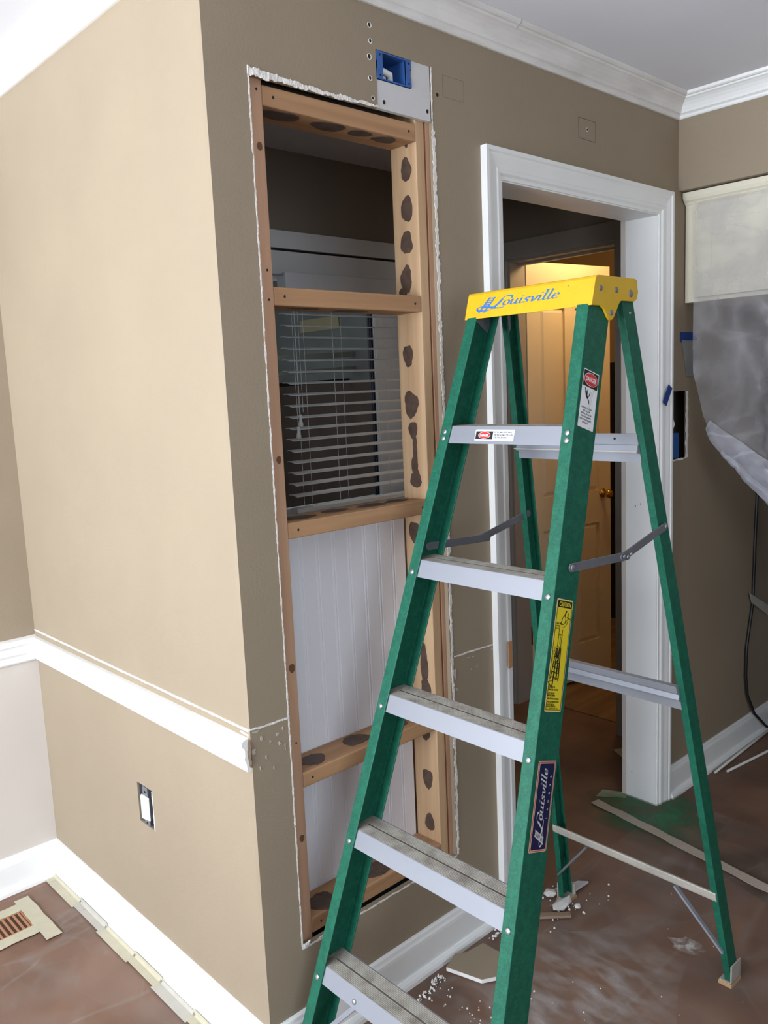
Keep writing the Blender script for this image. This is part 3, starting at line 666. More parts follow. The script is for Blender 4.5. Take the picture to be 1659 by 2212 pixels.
# kitchen wall cut-out with blue box and cable
kb = empty('electrical_box', (1.86, .03, 1.22), 'blue electrical box inside the ragged cut-out right of the doorway', 'electrical box')
box('box_body', blueb, 1.80, 1.868, .012, .06, 1.225, 1.315, kb, bevel=.003)
MB().tube([(1.83, .03, 1.31), (1.845, .02, 1.345), (1.84, .03, 1.38), (1.825, .05, 1.40)], .004, 6).build('cable', wpl, kb, smooth=True)
box('cavity_back', dark, 1.79, 1.92, .09, .095, 1.2, 1.48, wallA)
mb = MB(); random.seed(21)
ribbon(mb, [(1.897, 1.225), (1.900, 1.34), (1.897, 1.46)], .016, .35, plA, -.001, step=.01)
ribbon(mb, [(1.80, 1.221), (1.90, 1.224)], .006, .45, plA, -.001, step=.01)
mb.build('torn_edge', plaster, wallA, label='broken gypsum edge of the small cut-out')
# black cord
mb = MB(); mb.tube([(2.60, -.012, 1.45), (2.52, -.010, 1.20), (2.480, -.008, 1.04), (2.466, -.008, .80), (2.458, -.008, .58), (2.425, -.010, .48), (2.402, -.010, .394), (2.395, -.012, .28), (2.409, -.014, .193), (2.46, -.022, .10), (2.56, -.035, .012), (2.75, -.06, -.012)], .006, 6)
cd = mb.build('power_cord', cordm, smooth=True); tag(cd, 'black cord running down the dark kitchen wall', 'cord')
mb = MB(); mb.loft([(2.405, -.0165, .628), (2.425, -.0165, .585), (2.60, -.0165, .49), (2.60, -.0165, .535)], [(2.405, -.0175, .628), (2.425, -.0175, .585), (2.60, -.0175, .49), (2.60, -.0175, .535)])
t = mb.build('masking_tape', mask2); tag(t, 'short pale tape strip holding the black cord to the wall', 'tape')
for (a, b, lb) in (((2.06, -.045), (3.0, -.02), 'upper of two thin pale rods on the kitchen floor along the baseboard'), ((2.10, -.075), (3.0, -.20), 'lower of two thin pale rods on the kitchen floor')):
    o = MB().tube([(a[0], a[1], FZ+.007), (b[0], b[1], FZ+.007)], .005, 8).build('rod', mat('pale_rod', (186, 182, 176), .5), smooth=True); tag(o, lb, 'rod')

# blue tape on the door casing / jamb
mb = MB(); c = Vector((1.722, -.0215, 1.452)); a = Vector((.5, 0, .86)).normalized(); b = Vector((.86, 0, -.5)).normalized()
q = [c+a*.034+b*.016, c+a*.034-b*.012, c-a*.036-b*.016, c-a*.036+b*.012]
mb.loft([tuple(p) for p in q], [tuple(p+Vector((0, -.001, 0))) for p in q]); o = mb.build('painters_tape', bluet); tag(o, 'torn piece of blue tape stuck on the right door casing', 'tape')

# wall outlet in the left wall
ot = empty('outlet', (.0, .53, .392), 'uncovered wall outlet masked with white tape in the lower left wall', 'outlet')
mb = MB(); mb.box(.004, .05, .488, .4895, .393, .502).box(.004, .05, .5665, .568, .393, .502).box(.004, .05, .488, .568, .393, .3945).box(.004, .05, .488, .568, .5005, .502).box(.046, .05, .488, .568, .393, .502)
mb.build('metal_box', steel, ot)
box('strap', steel, -.0005, .002, .512, .540, .394, .501, ot)
mb = MB(); mb.loft([(.001, .507, .410), (.001, .549, .410), (.001, .549, .476), (.001, .507, .476)], [(-.006, .511, .414), (-.006, .545, .409), (-.006, .545, .474), (-.006, .511, .470)])
mb.build('taped_receptacle', mat('white_tape', (226, 228, 216), .6, bump=.5, bscale=120), ot, bevel=.002)
for (y, z) in ((.526, .400), (.526, .487)): MB().dome((-.0005, y, z), (-1, 0, 0), .004, .002, 8).build('screw', dark, ot)
mb = MB(); random.seed(5)
ribbon(mb, [(.486, .392), (.486, .50)], .003, .4, plB, -.0008); mb.build('torn_edge', plaster, wallB)

# ================================================================== FLOOR THINGS
def tape(name, pts, z, lb, m_=mask, th=.0007, group=None):
    """flat strip polygon pts [(x,y)]"""
    mb = MB(); mb.loft([(x, y, z) for x, y in pts], [(x, y, z+th) for x, y in pts]); o = mb.build(name, m_); tag(o, lb, 'tape', group); return o
fzt = FZ+.004
def rag(p, q, w, n=10, j=.002):
    p = Vector(p); q = Vector(q); d_ = (q-p).normalized(); nn = Vector((-d_.y, d_.x)); A = []; B = []
    for k in range(n+1):
        c = p+(q-p)*k/n; A.append(tuple(c+nn*(w/2+random.uniform(-j, j)))); B.append(tuple(c-nn*(w/2+random.uniform(-j, j))))
    return A+B[::-1]
# register and its tape frame
rg = empty('floor_register', (-.25, 1.02, FZ), 'brown slatted floor register at the lower left edge, framed with tape', 'register')
box('frame', brownwood, -.42, -.176, .966, .972, FZ+.0005, FZ+.0035, rg); box('frame', brownwood, -.42, -.176, 1.066, 1.072, FZ+.0005, FZ+.0035, rg); box('frame', brownwood, -.181, -.176, .972, 1.066, FZ+.0005, FZ+.0035, rg)
box('duct', mat('duct_dark', (70, 44, 28), .9), -.42, -.176, .972, 1.066, FZ+.0002, FZ+.001, rg)
sl_ = MB().loft([(-.190, .972, FZ+.001), (-.182, .972, FZ+.001), (-.182, 1.066, FZ+.001), (-.190, 1.066, FZ+.001)], [(-.191, .972, FZ+.0035), (-.185, .972, FZ+.0035), (-.185, 1.066, FZ+.0035), (-.191, 1.066, FZ+.0035)]).build('slat', brownwood, rg)
for k in range(1, 15): dupe(sl_, dx=-.0155*k)
random.seed(8)
tape('masking_tape', rag((-.45, .945), (-.165, .945), .045), fzt, 'cream tape strip along the near side of the floor register')
tape('masking_tape', rag((-.45, 1.092), (-.15, 1.092), .042), fzt, 'cream tape strip along the far side of the floor register')
tape('masking_tape', rag((-.155, .868), (-.155, 1.132), .045), fzt+.0008, 'cream tape strip across the end of the floor register')
# tape along the baseboards
ys = [1.19, .98, .80, .62, .47, .30, .14, -.02]
for k in range(7):
    y0, y1 = ys[k], ys[k+1]-.01; wd = .040 if k % 2 else .050
    mb = MB(); prof = [(-.0282, FZ+.012+.006*(k % 2)), (-.0292, FZ+.009), (-.034, FZ+.004), (-.030-wd*.6, FZ+.0035+.0006*(k % 2))]
    a = [(x, y0, z) for x, z in prof]; b = [(x, y1, z) for x, z in prof]; a2 = [(x, y0, z+.0007) for x, z in prof]; b2 = [(x, y1, z+.0007) for x, z in prof]
    mb.rings([a+a2[::-1], b+b2[::-1]])
    o = mb.build('masking_tape', mask if k % 3 != 1 else mask2)
    names = ('first', 'second', 'third', 'fourth', 'fifth', 'sixth', 'seventh')
    tag(o, '%s piece of cream tape from the corner along the left baseboard' % names[k], 'tape', 'tape along the left baseboard')
random.seed(9)
tape('masking_tape', rag((1.56, .17), (1.40, -.75), .040, 24, .003), fzt+.003, 'long pale tape strip on the floor in front of the doorway', mat('floor_tape', (176, 162, 146), .7, var=.05, scale=20))
tape('masking_tape', [(1.60, .19), (1.66, .10), (1.70, .12), (1.66, .20)], fzt, 'small yellowish tape piece at the foot of the door jamb', mask)
tape('masking_tape', [(1.93, .26), (2.05, .22), (2.06, .32), (1.99, .36)], fzt, 'yellowish tape scrap on the floor inside the doorway', mask)
# green smear
mb = MB(); random.seed(4); pts = []
for k in range(28):
    t = k*2*math.pi/28; rr = 1+.18*math.sin(3*t+1)+random.uniform(-.1, .1)
    pts.append((1.60+.20*rr*math.cos(t)*1.0+.02*math.sin(t), -.02+.26*rr*math.sin(t)))
mb.add([(x, y, FZ+.0055) for x, y in pts], [tuple(range(28))]); o = mb.build('floor_smear', greenfilm, recalc=False); tag(o, 'green smear on the floor in front of the doorway', 'stain')
mb = MB(); mb.add([(1.25, -.9, FZ+.0057), (1.75, -.9, FZ+.0057), (1.72, -.2, FZ+.0057), (1.48, -.2, FZ+.0057)], [(0, 1, 2, 3)]); o = mb.build('floor_smear', film('green_smear_faint', (40, 70, 60), 0, .35, 7, .6, tlo=.45, thi=.7)); tag(o, 'faint long green smear beside the floor tape', 'stain')

# plastic film over the floor with real wrinkles
NX, NY = 230, 230; V = []; Fc = []
fx0, fx1, fy0, fy1 = -2.2, 1.78, -2.6, 1.16
for i in range(NX+1):
    for j in range(NY+1):
        x = fx0+(fx1-fx0)*i/NX; y = fy0+(fy1-fy0)*j/NY
        v1 = abs(mnoise.noise(Vector((x*1.6+y*1.2+4, (y-x)*.55, 2.0))));  v2 = abs(mnoise.noise(Vector((x*3.1-7, y*4.3+x*2, 8.0)))); v3 = abs(mnoise.noise(Vector((x*9, y*8, 3.0))))
        z = FZ+.0008+.0045*max(0, 1-v1*7)+.0030*max(0, 1-v2*6)+.0010*max(0, 1-v3*4)
        if x > -.03 and y > -.03: z = FZ+.0008
        if -.46 < x < -.13 and .86 < y < 1.14: z = FZ-.002
        V.append((x, y, z))
for i in range(NX):
    for j in range(NY):
        x = fx0+(fx1-fx0)*i/NX; y = fy0+(fy1-fy0)*j/NY
        if x > -.035 and y > -.035: continue
        if -.46 < x < -.14 and .87 < y < 1.13: continue
        a = i*(NY+1)+j; Fc.append((a, a+NY+1, a+NY+2, a+1))
mb = MB(); mb.add(V, Fc); o = mb.build('floor_film', floorfilm, smooth=True, recalc=False, origin=(0, -1, FZ)); tag(o, 'thin clear wrinkled plastic film covering the brown floor', 'plastic sheet', kind=None)
# dust patch
mb = MB(); random.seed(2); pts = []
for k in range(24):
    t = k*2*math.pi/24; rr = 1+random.uniform(-.15, .15); pts.append((.62+.42*rr*math.cos(t), -.36+.26*rr*math.sin(t)))
mb.add([(x, y, FZ+.0065) for x, y in pts], [tuple(range(24))]); o = mb.build('plaster_dust', dustfilm, recalc=False); tag(o, 'patchy white plaster dust on the floor under the ladder', 'dust', kind='stuff')
mb = MB(); pts = [(1.045+.035*math.cos(t)*random.uniform(.6, 1.2), -.455+.05*math.sin(t)*random.uniform(.6, 1.2)) for t in [k*.4488 for k in range(14)]]
mb.add([(x, y, FZ+.0068) for x, y in pts], [tuple(range(14))]); o = mb.build('plaster_smudge', film('smudge', (205, 198, 192), .1, .85, 40, .9, tlo=.4, thi=.6, fade=(.045, .062)), recalc=False); tag(o, 'white plaster smudge on the floor near the rear ladder foot', 'dust')

# debris
def chunk(name, c, r, m_, lb, cat='debris', seed=0, flat=.5, group=None, sub=1):
    bm = bmesh.new(); bmesh.ops.create_icosphere(bm, subdivisions=sub, radius=1); rn = random.Random(seed)
    mb = MB(); vs = []
    for v in bm.verts:
        q = 1+rn.uniform(-.3, .3); vs.append((c[0]+v.co.x*r[0]*q, c[1]+v.co.y*r[1]*q, max(c[2], c[2]+(v.co.z*q+.7)*r[2])))
    fs = [tuple(w.index for w in f.verts) for f in bm.faces]; bm.free()
    mb.add(vs, fs); o = mb.build(name, m_); tag(o, lb, cat, group); return o
gy = mat('gypsum_white', (222, 218, 214), .9, var=.06, scale=40)
fzd = FZ+.0055
# flat broken drywall piece with beige face
mb = MB(); q = [(.548, -.150), (.520, -.052), (.575, -.034), (.600, -.052), (.66, -.060), (.665, -.160), (.60, -.180)]
dw = empty('drywall_piece', (.60, -.10, FZ+.006), 'broken beige faced drywall piece with white edge beside the right front rail', 'debris')
mb.loft([(x, y, FZ+.006) for x, y in q], [(x, y, FZ+.0165) for x, y in q]); mb.build('gypsum_core', gy, dw)
mb = MB(); mb.loft([(x, y, FZ+.0166) for x, y in q], [(x, y, FZ+.0178) for x, y in q]); mb.build('painted_face', paint, dw)
chunk('gypsum_chunk', (.955, -.105, fzd), (.045, .022, .010), gy, 'large white gypsum chunk on the floor behind the right front rail', seed=1)
chunk('gypsum_chunk', (.975, -.055, fzd), (.022, .020, .012), gy, 'rounded white gypsum chunk beside the rear left ladder foot', seed=2)
chunk('gypsum_chunk', (.985, -.145, fzd), (.009, .009, .006), gy, 'small white crumb right of the large gypsum chunk', seed=5)
mb = MB(); q = [(1.00, .0), (1.09, -.03), (1.11, -.055), (1.02, -.05)]
mb.loft([(x, y-.045, fzd) for x, y in q], [(x, y-.045, fzd+.006) for x, y in q]); o = mb.build('drywall_scrap', patchm); tag(o, 'beige drywall scrap lying between wall and rear ladder foot', 'debris')
mb = MB(); mb.bar((.86, -.085, FZ+.011), (.935, -.155, FZ+.011), .008, .018); o = mb.build('wood_sliver', mat('dusty_wood', (140, 116, 96), .8)); tag(o, 'thin brown wood sliver below the large gypsum chunk', 'debris')
chunk('gypsum_chunk', (.545, -.505, fzd), (.010, .010, .006), gy, 'white crumb on the floor at the bottom edge of the picture', seed=9)
random.seed(31)
mb = MB()
def crumb(x, y, s_):
    n = 6; a = random.uniform(0, 6)
    if .50 < x < .70 and -.2 < y < -.02: return
    c0 = [(x+s_*math.cos(a+k*1.047)*random.uniform(.7, 1.2), y+s_*math.sin(a+k*1.047)*random.uniform(.7, 1.2)) for k in range(n)]
    mb.loft([(px, py, FZ+.005) for px, py in c0], [(x+(px-x)*.5, y+(py-y)*.5, FZ+.005+s_*random.uniform(.8, 1.4)) for px, py in c0])
for k in range(240):      # ridge of crumbs along the baseboard
    x = random.uniform(.36, .80); crumb(x, -.045-.02*abs(random.gauss(0, .6))-(.02 if x < .45 else 0), random.uniform(.001, .0038))
for k in range(70): crumb(random.uniform(.42, .62), random.gauss(-.20, .06), random.uniform(.001, .003))
for k in range(60):
    t = random.random(); crumb(.35+.30*t, -.34-.22*t+random.gauss(0, .02), random.uniform(.0015, .004))
for k in range(34): crumb(random.uniform(.4, 1.3), random.uniform(-.75, -.08), random.uniform(.0006, .0024))
for k in range(40): crumb(random.gauss(.95, .07), random.gauss(-.10, .04), random.uniform(.001, .004))
o = mb.build('plaster_crumbs', gy); tag(o, 'scattered small white plaster crumbs along the baseboard and floor', 'debris', kind='stuff')

# ================================================================== STEP LADDER
bx, by, th = -.0058, -.3332, -1.5813
w0, wt, lean, z1, hh, flg, dep, sp = .2739, .0685, .3227, .2629, .0375, .0284, .0776, .29
ry0, r0_, rt_, rl_, fl2, dp2 = 1.027, .262, .0606, .198, .018, .042
ct, sn = math.cos(th), math.sin(th)
def Lw(p): x, y, z = p; return (bx+x*ct-y*sn, by+x*sn+y*ct, z)
lad = empty('step_ladder', (bx+.45, by, FZ), 'green fiberglass step ladder with yellow top and aluminium steps', 'ladder')
class LB(MB):
    def add(s, vs, fs): return MB.add(s, [Lw(p) for p in vs], fs)
Wf = lambda z: w0-wt*z
Wr = lambda z: r0_-rt_*z
def chan(sx, Wfn, yf, f_, d_, t_, za, zb, flip=1):
    def sec(z):
        w = Wfn(z); y = yf(z)
        q = [(w-f_, y), (w, y), (w, y+d_), (w-f_, y+d_), (w-f_, y+d_-t_), (w-t_, y+d_-t_), (w-t_, y+t_), (w-f_, y+t_)]
        return [(sx*a, b, z) for a, b in q]
    return LB().loft(sec(za), sec(zb))
for sx in (-1, 1):
    fr_ = chan(sx, Wf, lambda z: lean*z, flg, dep, .0038, FZ+.004, 1.672).build('front_rail', green, lad, bevel=.0016)
    rr_ = chan(sx, Wr, lambda z: ry0-rl_*z-dp2, fl2, dp2, .0032, FZ+.012, 1.690).build('rear_rail', green, lad, bevel=.0014)
    # rear shoe
    w = Wr(0); y = ry0
    sh = LB().box(sx*(w-.030) if sx > 0 else -w-.004, (w+.004) if sx > 0 else -(w-.030), y-dp2-.006, y+.006, FZ, FZ+.010).build('foot', rubber, lad, label='tan rubber foot')
    mb = LB(); a0, a1 = (w, w+.0035) if sx > 0 else (-w-.0035, -w)
    mb.box(a0, a1, y-dp2-.004, y+.004, FZ+.010, FZ+.058)
    b0, b1 = (w-.028, w+.0035) if sx > 0 else (-w-.0035, -w+.028)
    mb.box(b0, b1, y+.0005, y+.004, FZ+.010, FZ+.045); mb.box(b0, b1, y-dp2-.004, y+.004, FZ+.010, FZ+.013)
    mb.build('shoe', dustm, lad)
    # front shoe (below the frame)
    w = Wf(0); b0, b1 = (w-.036, w+.004) if sx > 0 else (-w-.004, -w+.036)
    LB().box(b0, b1, -.012, dep+.004, FZ, FZ+.014).build('foot', rubber, lad)
# steps
for k in range(5):
    z = z1+sp*k; t = .004; y0 = lean*z+.0042; y1 = y0+dep-.010
    pf = [(y0-lean*hh, z-hh), (y0, z-.001), (y0+.0012, z)]
    n = 17; gap = (y1-y0-.004)/n
    for i in range(n):
        a = y0+.002+i*gap
        if i in (8,): pf += [(a, z-.0016), (a+gap, z-.0016)]
        else: pf += [(a, z-.0012), (a+.15*gap, z), (a+.6*gap, z), (a+.75*gap, z-.0012)]
    pf += [(y1, z-.001), (y1-lean*.022, z-.022), (y1-.0018-lean*.022, z-.022), (y1-.0018, z-.004), (y0+.0018, z-.004), (y0+.0018-lean*hh, z-hh)]
    mb = LB(); sx0 = lambda zz: Wf(zz)-.0045
    A_ = [(-sx0(zz), yy, zz) for yy, zz in pf]; B_ = [(sx0(zz), yy, zz) for yy, zz in pf]
    mb.loft(A_, B_)
    m0 = len(mb.mi); mb.mi = [1 if 2 <= i <= len(pf)-8 else 0 for i in range(m0)]
    mb.mi[-1] = 0; mb.mi[-2] = 0
    so_ = mb.build('step', [alum, ribm], lad, recalc=True)
    # dark strip along the middle groove
    ym = y0+.45*(y1-y0)
    LB().box(-sx0(z)+.02, sx0(z)-.02, ym, ym+.004, z-.0012, z-.0002).build('middle_groove', mat('dark_groove', (84, 78, 72), .7), so_)
    zr = ([z-.0275] if k < 4 else [z-.0127, z-.0272])
    for sx in (-1, 1):
        for zz in zr:
            xx = sx*(Wf(zz)-flg*.48)
            n_ = Vector(Lw((0, -1, lean))) - Vector(Lw((0, 0, 0)))
            MB().dome(Lw((xx, lean*zz-.0003, zz)), n_, .0062, .003).build('rivet', rivm, lad, smooth=True)
# brace under the lowest step
n_ = Vector(Lw((0, -1, lean))) - Vector(Lw((0, 0, 0)))
for sx in (-1, 1):
    MB().dome(Lw((sx*.125, lean*.2386+.0036, .2386)), n_, .006, .003).build('rivet', rivm, lad, smooth=True)
    mb = LB(); mb.bar((sx*.125, lean*.232+.012, .226), (sx*.262, lean*.06+.02, .07), .014, .010, up=(0, 1, 0)); mb.build('front_brace', alum, lad)
# rear horizontals
def rbar(z0_, z1_, prof, x_, m_, nm='rear_bar', lb=None):
    yb = lambda z: ry0-rl_*z-dp2
    pf = [(yb(z0_+(z1_-z0_)*v)-o, z0_+(z1_-z0_)*v) for v, o in prof]; back = [(yb(z0_+(z1_-z0_)*v)+.004, z0_+(z1_-z0_)*v) for v, o in reversed(prof)]
    pf = pf+back; mb = LB(); mb.loft([(-x_(z), y, z) for y, z in pf], [(x_(z), y, z) for y, z in pf]); return mb.build(nm, m_, lad, label=lb)
rb1 = rbar(1.329, 1.392, [(0, .002), (.30, .002), (.32, .012), (.36, .012), (.60, .006), (.62, .003), (1, .003)], lambda z: Wr(z)-.0185+.004, alum)
LB().box(-.17, .165, ry0-rl_*1.36-dp2-.0125, ry0-rl_*1.36-dp2-.004, 1.352, 1.3545).build('ledge_dust', dustm, rb1)
MB().dome(Lw((.108, ry0-rl_*1.382-dp2-.0028, 1.381)), Vector(Lw((0, -1, 0)))-Vector(Lw((0, 0, 0))), .003, .0006, 10).build('hole', dark, rb1)
rbar(.742, .803, [(0, .002), (.33, .002), (.38, .009), (.44, .010), (.62, .004), (.70, .010), (1, .012)], lambda z: Wr(z)-.014, alum)
rbar(.226, .250, [(0, .001), (.2, .003), (.9, .003), (1, .001)], lambda z: Wr(z)-.004, dustm, lb='dull lowest rear bar')
for sx in (-1, 1):
    yb = lambda z: ry0-rl_*z-dp2-.002
    mb = LB(); mb.bar((sx*.132, yb(.215), .222), (sx*(Wr(.08)-.008), yb(.08), .078), .011, .006, up=(0, 1, 0)); mb.build('rear_brace', alum if sx > 0 else steel, lad)
# spreaders
for sx in (-1, 1):
    xo = lambda z: sx*(Wf(z)+.003) ; xr = sx*(Wr(1.18)+.003)
    yF, zF, yJ, zJ, yR, zR = .415, 1.1535, .606, 1.1437, ry0-rl_*1.18-.020, 1.183
    if sx < 0: xo = lambda z: -(Wf(z)-.006); xr = -(Wr(1.18)-.006)
    xF = xo(zF); xJ = xF+(xr-xF)*.5
    def plate(mb, p, q, w=.018, t=.003, ext=.008):
        p = Vector(p); q = Vector(q); d_ = (q-p).normalized(); u = Vector((0, 0, 1)); v_ = (u-d_*u.dot(d_)).normalized(); s_ = d_.cross(v_)
        ol = []
        for c_, sg in ((q, 1), (p, -1)):
            for kk in range(7):
                a = (-math.pi/2+kk*math.pi/6) if sg > 0 else (math.pi/2+kk*math.pi/6); ol.append(c_+d_*w/2*math.cos(a)*1+v_*w/2*math.sin(a))
        return mb.loft([tuple(c_-s_*t/2) for c_ in ol], [tuple(c_+s_*t/2) for c_ in ol])
    mb = LB(); plate(mb, (xF, yF, zF), (xJ, yJ+.012, zJ)); s1 = mb.build('spreader', steel, lad, bevel=.0008)
    mb = LB(); plate(mb, (xJ+sx*.0032, yJ-.012, zJ+.001), (xr, yR, zR)); mb.build('spreader', steel, lad, bevel=.0008)
    ox = Vector(Lw((sx, 0, 0)))-Vector(Lw((0, 0, 0)))
    for (xx, yy, zz, r) in ((xF+.0018*sx, yF, zF, .006), (xJ+.0050*sx, yJ-.010, zJ+.002, .0038), (xJ+.0050*sx, yJ+.004, zJ-.001, .0045), (xJ+.0050*sx, yJ+.016, zJ+.003, .0038), (xr+.002*sx, yR, zR, .005)):
        MB().dome(Lw((xx, yy, zz)), ox, r, .0025).build('rivet', rivm, lad, smooth=True)
# rear rail rivets near top
ox = Vector(Lw((1, 0, 0)))-Vector(Lw((0, 0, 0)))
MB().dome(Lw((Wr(1.645)+.0002, ry0-rl_*1.645-.02, 1.645)), ox, .0035, .002).build('rivet', rivm, lad, smooth=True)
# yellow cap: rounded box shell with side ears
cx = .167
side = [(.5345, 1.656), (.566, 1.656), (.578, 1.650), (.590, 1.634), (.597, 1.628), (.606, 1.628), (.614, 1.634), (.634, 1.662), (.642, 1.668), (.690, 1.668), (.702, 1.674), (.706, 1.688), (.702, 1.706), (.692, 1.715), (.562, 1.7155), (.553, 1.714), (.549, 1.708)]
for a0, a1 in ((-cx-.0005, -cx+.0045), (cx-.0045, cx+.0005)):
    LB().loft([(a0, y, z) for y, z in side], [(a1, y, z) for y, z in side]).build('cap_side', yellow, lad, bevel=.0014, seg=3)
mb = LB(); fpf = [(.5345, 1.656), (.5385, 1.656), (.5555, 1.709), (.700, 1.709), (.702, 1.690), (.706, 1.690), (.704, 1.706), (.698, 1.715), (.562, 1.7155), (.554, 1.7140), (.550, 1.709)]
mb.loft([(-cx, y, z) for y, z in fpf], [(cx, y, z) for y, z in fpf]); cap = mb.build('cap', yellow, lad, bevel=.0018, seg=3)
for sx in (-1, 1):
    for (yy, zz, r) in ((.5666, 1.690, .0062), (.623, 1.689, .0062), (.6765, 1.684, .0078), (.6035, 1.643, .0062)):
        MB().dome(Lw((sx*(cx+.0004), yy, zz)), ox*sx, r, .0022, 16).build('cap_rivet', steel, lad, smooth=True)
    mb = LB(); q = [(.552, 1.66), (.612, 1.66), (.606, 1.634), (.600, 1.628), (.590, 1.632)]; xx = sx*(Wf(1.65)-.0065)
    mb.loft([(xx, y, z) for y, z in q], [(xx+sx*.002, y, z) for y, z in q]); mb.build('gusset', steel, lad, label='grey metal gusset under the cap')
    mb = LB(); xx = sx*(Wr(1.65)-.0055); yc = ry0-rl_*1.65-.030; q = [(yc-.009, 1.70), (yc+.009, 1.70), (yc+.011, 1.640), (yc+.006, 1.632), (yc-.002, 1.632), (yc-.006, 1.640)]
    mb.loft([(xx, y, z) for y, z in q], [(xx-sx*.003, y, z) for y, z in q]); mb.build('hinge_strap', steel, lad)

# ------------------------------------------------------------------ printed marks
def cr(pts, n=6):
    P = [pts[0]]+list(pts)+[pts[-1]]; out = []
    for i in range(1, len(P)-2):
        p0, p1, p2, p3 = P[i-1], P[i], P[i+1], P[i+2]
        for k in range(n):
            t = k/n; f = lambda a, b, c_, d_: .5*((2*b)+(-a+c_)*t+(2*a-5*b+4*c_-d_)*t*t+(-a+3*b-3*c_+d_)*t**3)
            out.append((f(p0[0], p1[0], p2[0], p3[0]), f(p0[1], p1[1], p2[1], p3[1])))
    out.append(P[-2]); return out
PENK = [0]
def pen(mb, pts, nib, tf, smooth=True):
    """calligraphic stroke: nib = half vector; tf maps (u,v)->3D. small quads incl. minimum width"""
    q = cr(pts) if smooth else pts
    o0 = Vector(tf(0, 0)); N_ = (Vector(tf(1, 0))-o0).cross(Vector(tf(0, 1))-o0).normalized(); PENK[0] += 1; lift = N_*(1.2e-5*(PENK[0] % 40))
    for a, b in zip(q[:-1], q[1:]):
        dx, dy = b[0]-a[0], b[1]-a[1]; l = math.hypot(dx, dy) or 1; mn = .035
        nx, ny = -dy/l*mn, dx/l*mn
        if nx*nib[0]+ny*nib[1] < 0: nx, ny = -nx, -ny
        vx, vy = nib[0]+nx, nib[1]+ny
        mb.v += [tuple(Vector(tf(*g))+lift) for g in ((a[0]-vx, a[1]-vy), (b[0]-vx, b[1]-vy), (b[0]+vx, b[1]+vy), (a[0]+vx, a[1]+vy))]
        n = len(mb.v); mb.f.append((n-4, n-3, n-2, n-1)); mb.mi.append(mb.m)
GLX = 0
GL = {'o': (.82, [[(.42, 1), (.12, .8), (.05, .4), (.28, 0), (.6, .2), (.7, .6), (.42, 1)]]),
      'u': (1.0, [[(.0, .85), (.15, .98), (.12, .3), (.3, .0), (.55, .18), (.7, .5)], [(.7, 1), (.68, .2), (.82, .0), (.98, .14)]]),
      'i': (.5, [[(.0, .85), (.16, .98), (.14, .2), (.28, 0), (.45, .14)], [(.12, 1.36), (.30, 1.52)]]),
      's': (.72, [[(.62, .8), (.42, 1), (.18, .85), (.2, .62), (.48, .4), (.5, .15), (.25, 0), (.0, .16)]]),
      'v': (.85, [[(.0, .85), (.16, .98), (.26, .5), (.34, .02), (.62, .45), (.74, .95), (.6, .9)]]),
      'l': (.5, [[(.02, 1.75), (.18, 1.88), (.15, .9), (.14, .2), (.28, 0), (.45, .14)]]),
      'e': (.78, [[(.1, .48), (.5, .55), (.62, .78), (.42, 1), (.12, .75), (.08, .3), (.3, 0), (.68, .2)]])}
def script_word(mb, tf, sxu=1.0, shear=.42):
    """the script word; unit = x-height, origin at the left of the o, baseline 0"""
    u = 0.0
    for ch in 'ouisville':
        adv, strokes = GL[ch]
        for s_ in strokes:
            pen(mb, [((u+a)*sxu+b*shear, b) for a, b in s_], (.135, .03), tf)
        u += adv*1.04
    return u*sxu
def emblem(mb, tf):
    pen(mb, [(1.75, 1.30), (1.78, 1.62), (1.33, 1.80), (.44, 1.72), (-.35, 1.05), (-1.0, .17), (-1.67, -.30), (-2.67, -.66), (-4.0, -.74), (-4.85, -.36), (-4.8, .10), (-4.0, .24), (-2.67, .06), (-1.55, -.22), (-.67, -.42), (.35, -.34)], (.15, .06), tf)
    pen(mb, [(-.1, 1.2), (-.9, .35), (-1.8, -.2)], (.28, .05), tf); pen(mb, [(-3.2, .02), (-2.2, -.12), (-1.2, -.33)], (.1, .16), tf)
    pen(mb, [(1.78, 1.45), (1.72, 1.2)], (.14, .02), tf)
    A0, A1, B0, B1 = (-2.67, 1.95), (-4.55, -1.05), (-1.6, 1.9), (-3.4, -1.0)
    pen(mb, [A0, A1], (.12, 0), tf, False); pen(mb, [B0, B1], (.12, 0), tf, False)
    for t in (.06, .2, .34, .48, .66, .82):
        a = (A0[0]+(A1[0]-A0[0])*t, A0[1]+(A1[1]-A0[1])*t); b = (B0[0]+(B1[0]-B0[0])*t, B0[1]+(B1[1]-B0[1])*t)
        pen(mb, [a, b], (.02, .07), tf, False)
# logo on the front of the cap
un = .0108
def capf(x, z): yy = .5345+(z-1.656)*.2925-.0006; return Lw((x, yy, z))
mb = MB(); tf = lambda u, v: capf(-.0640+u*.0142, 1.6790+v*un)
emblem(mb, tf); tf2 = lambda u, v: capf(-.0640+u*.0142, 1.6790+v*un)
script_word(mb, tf2, sxu=1.62, shear=.42)
n = 10; o_ = len(mb.v); mb.v += [capf(.104+.0014*math.cos(k*.628), 1.7005+.0014*math.sin(k*.628)) for k in range(n)]; mb.f.append(tuple(range(o_, o_+n))); mb.mi.append(0)
mb.build('logo', blup, cap, recalc=False, label='blue script lettering and small ladder emblem')

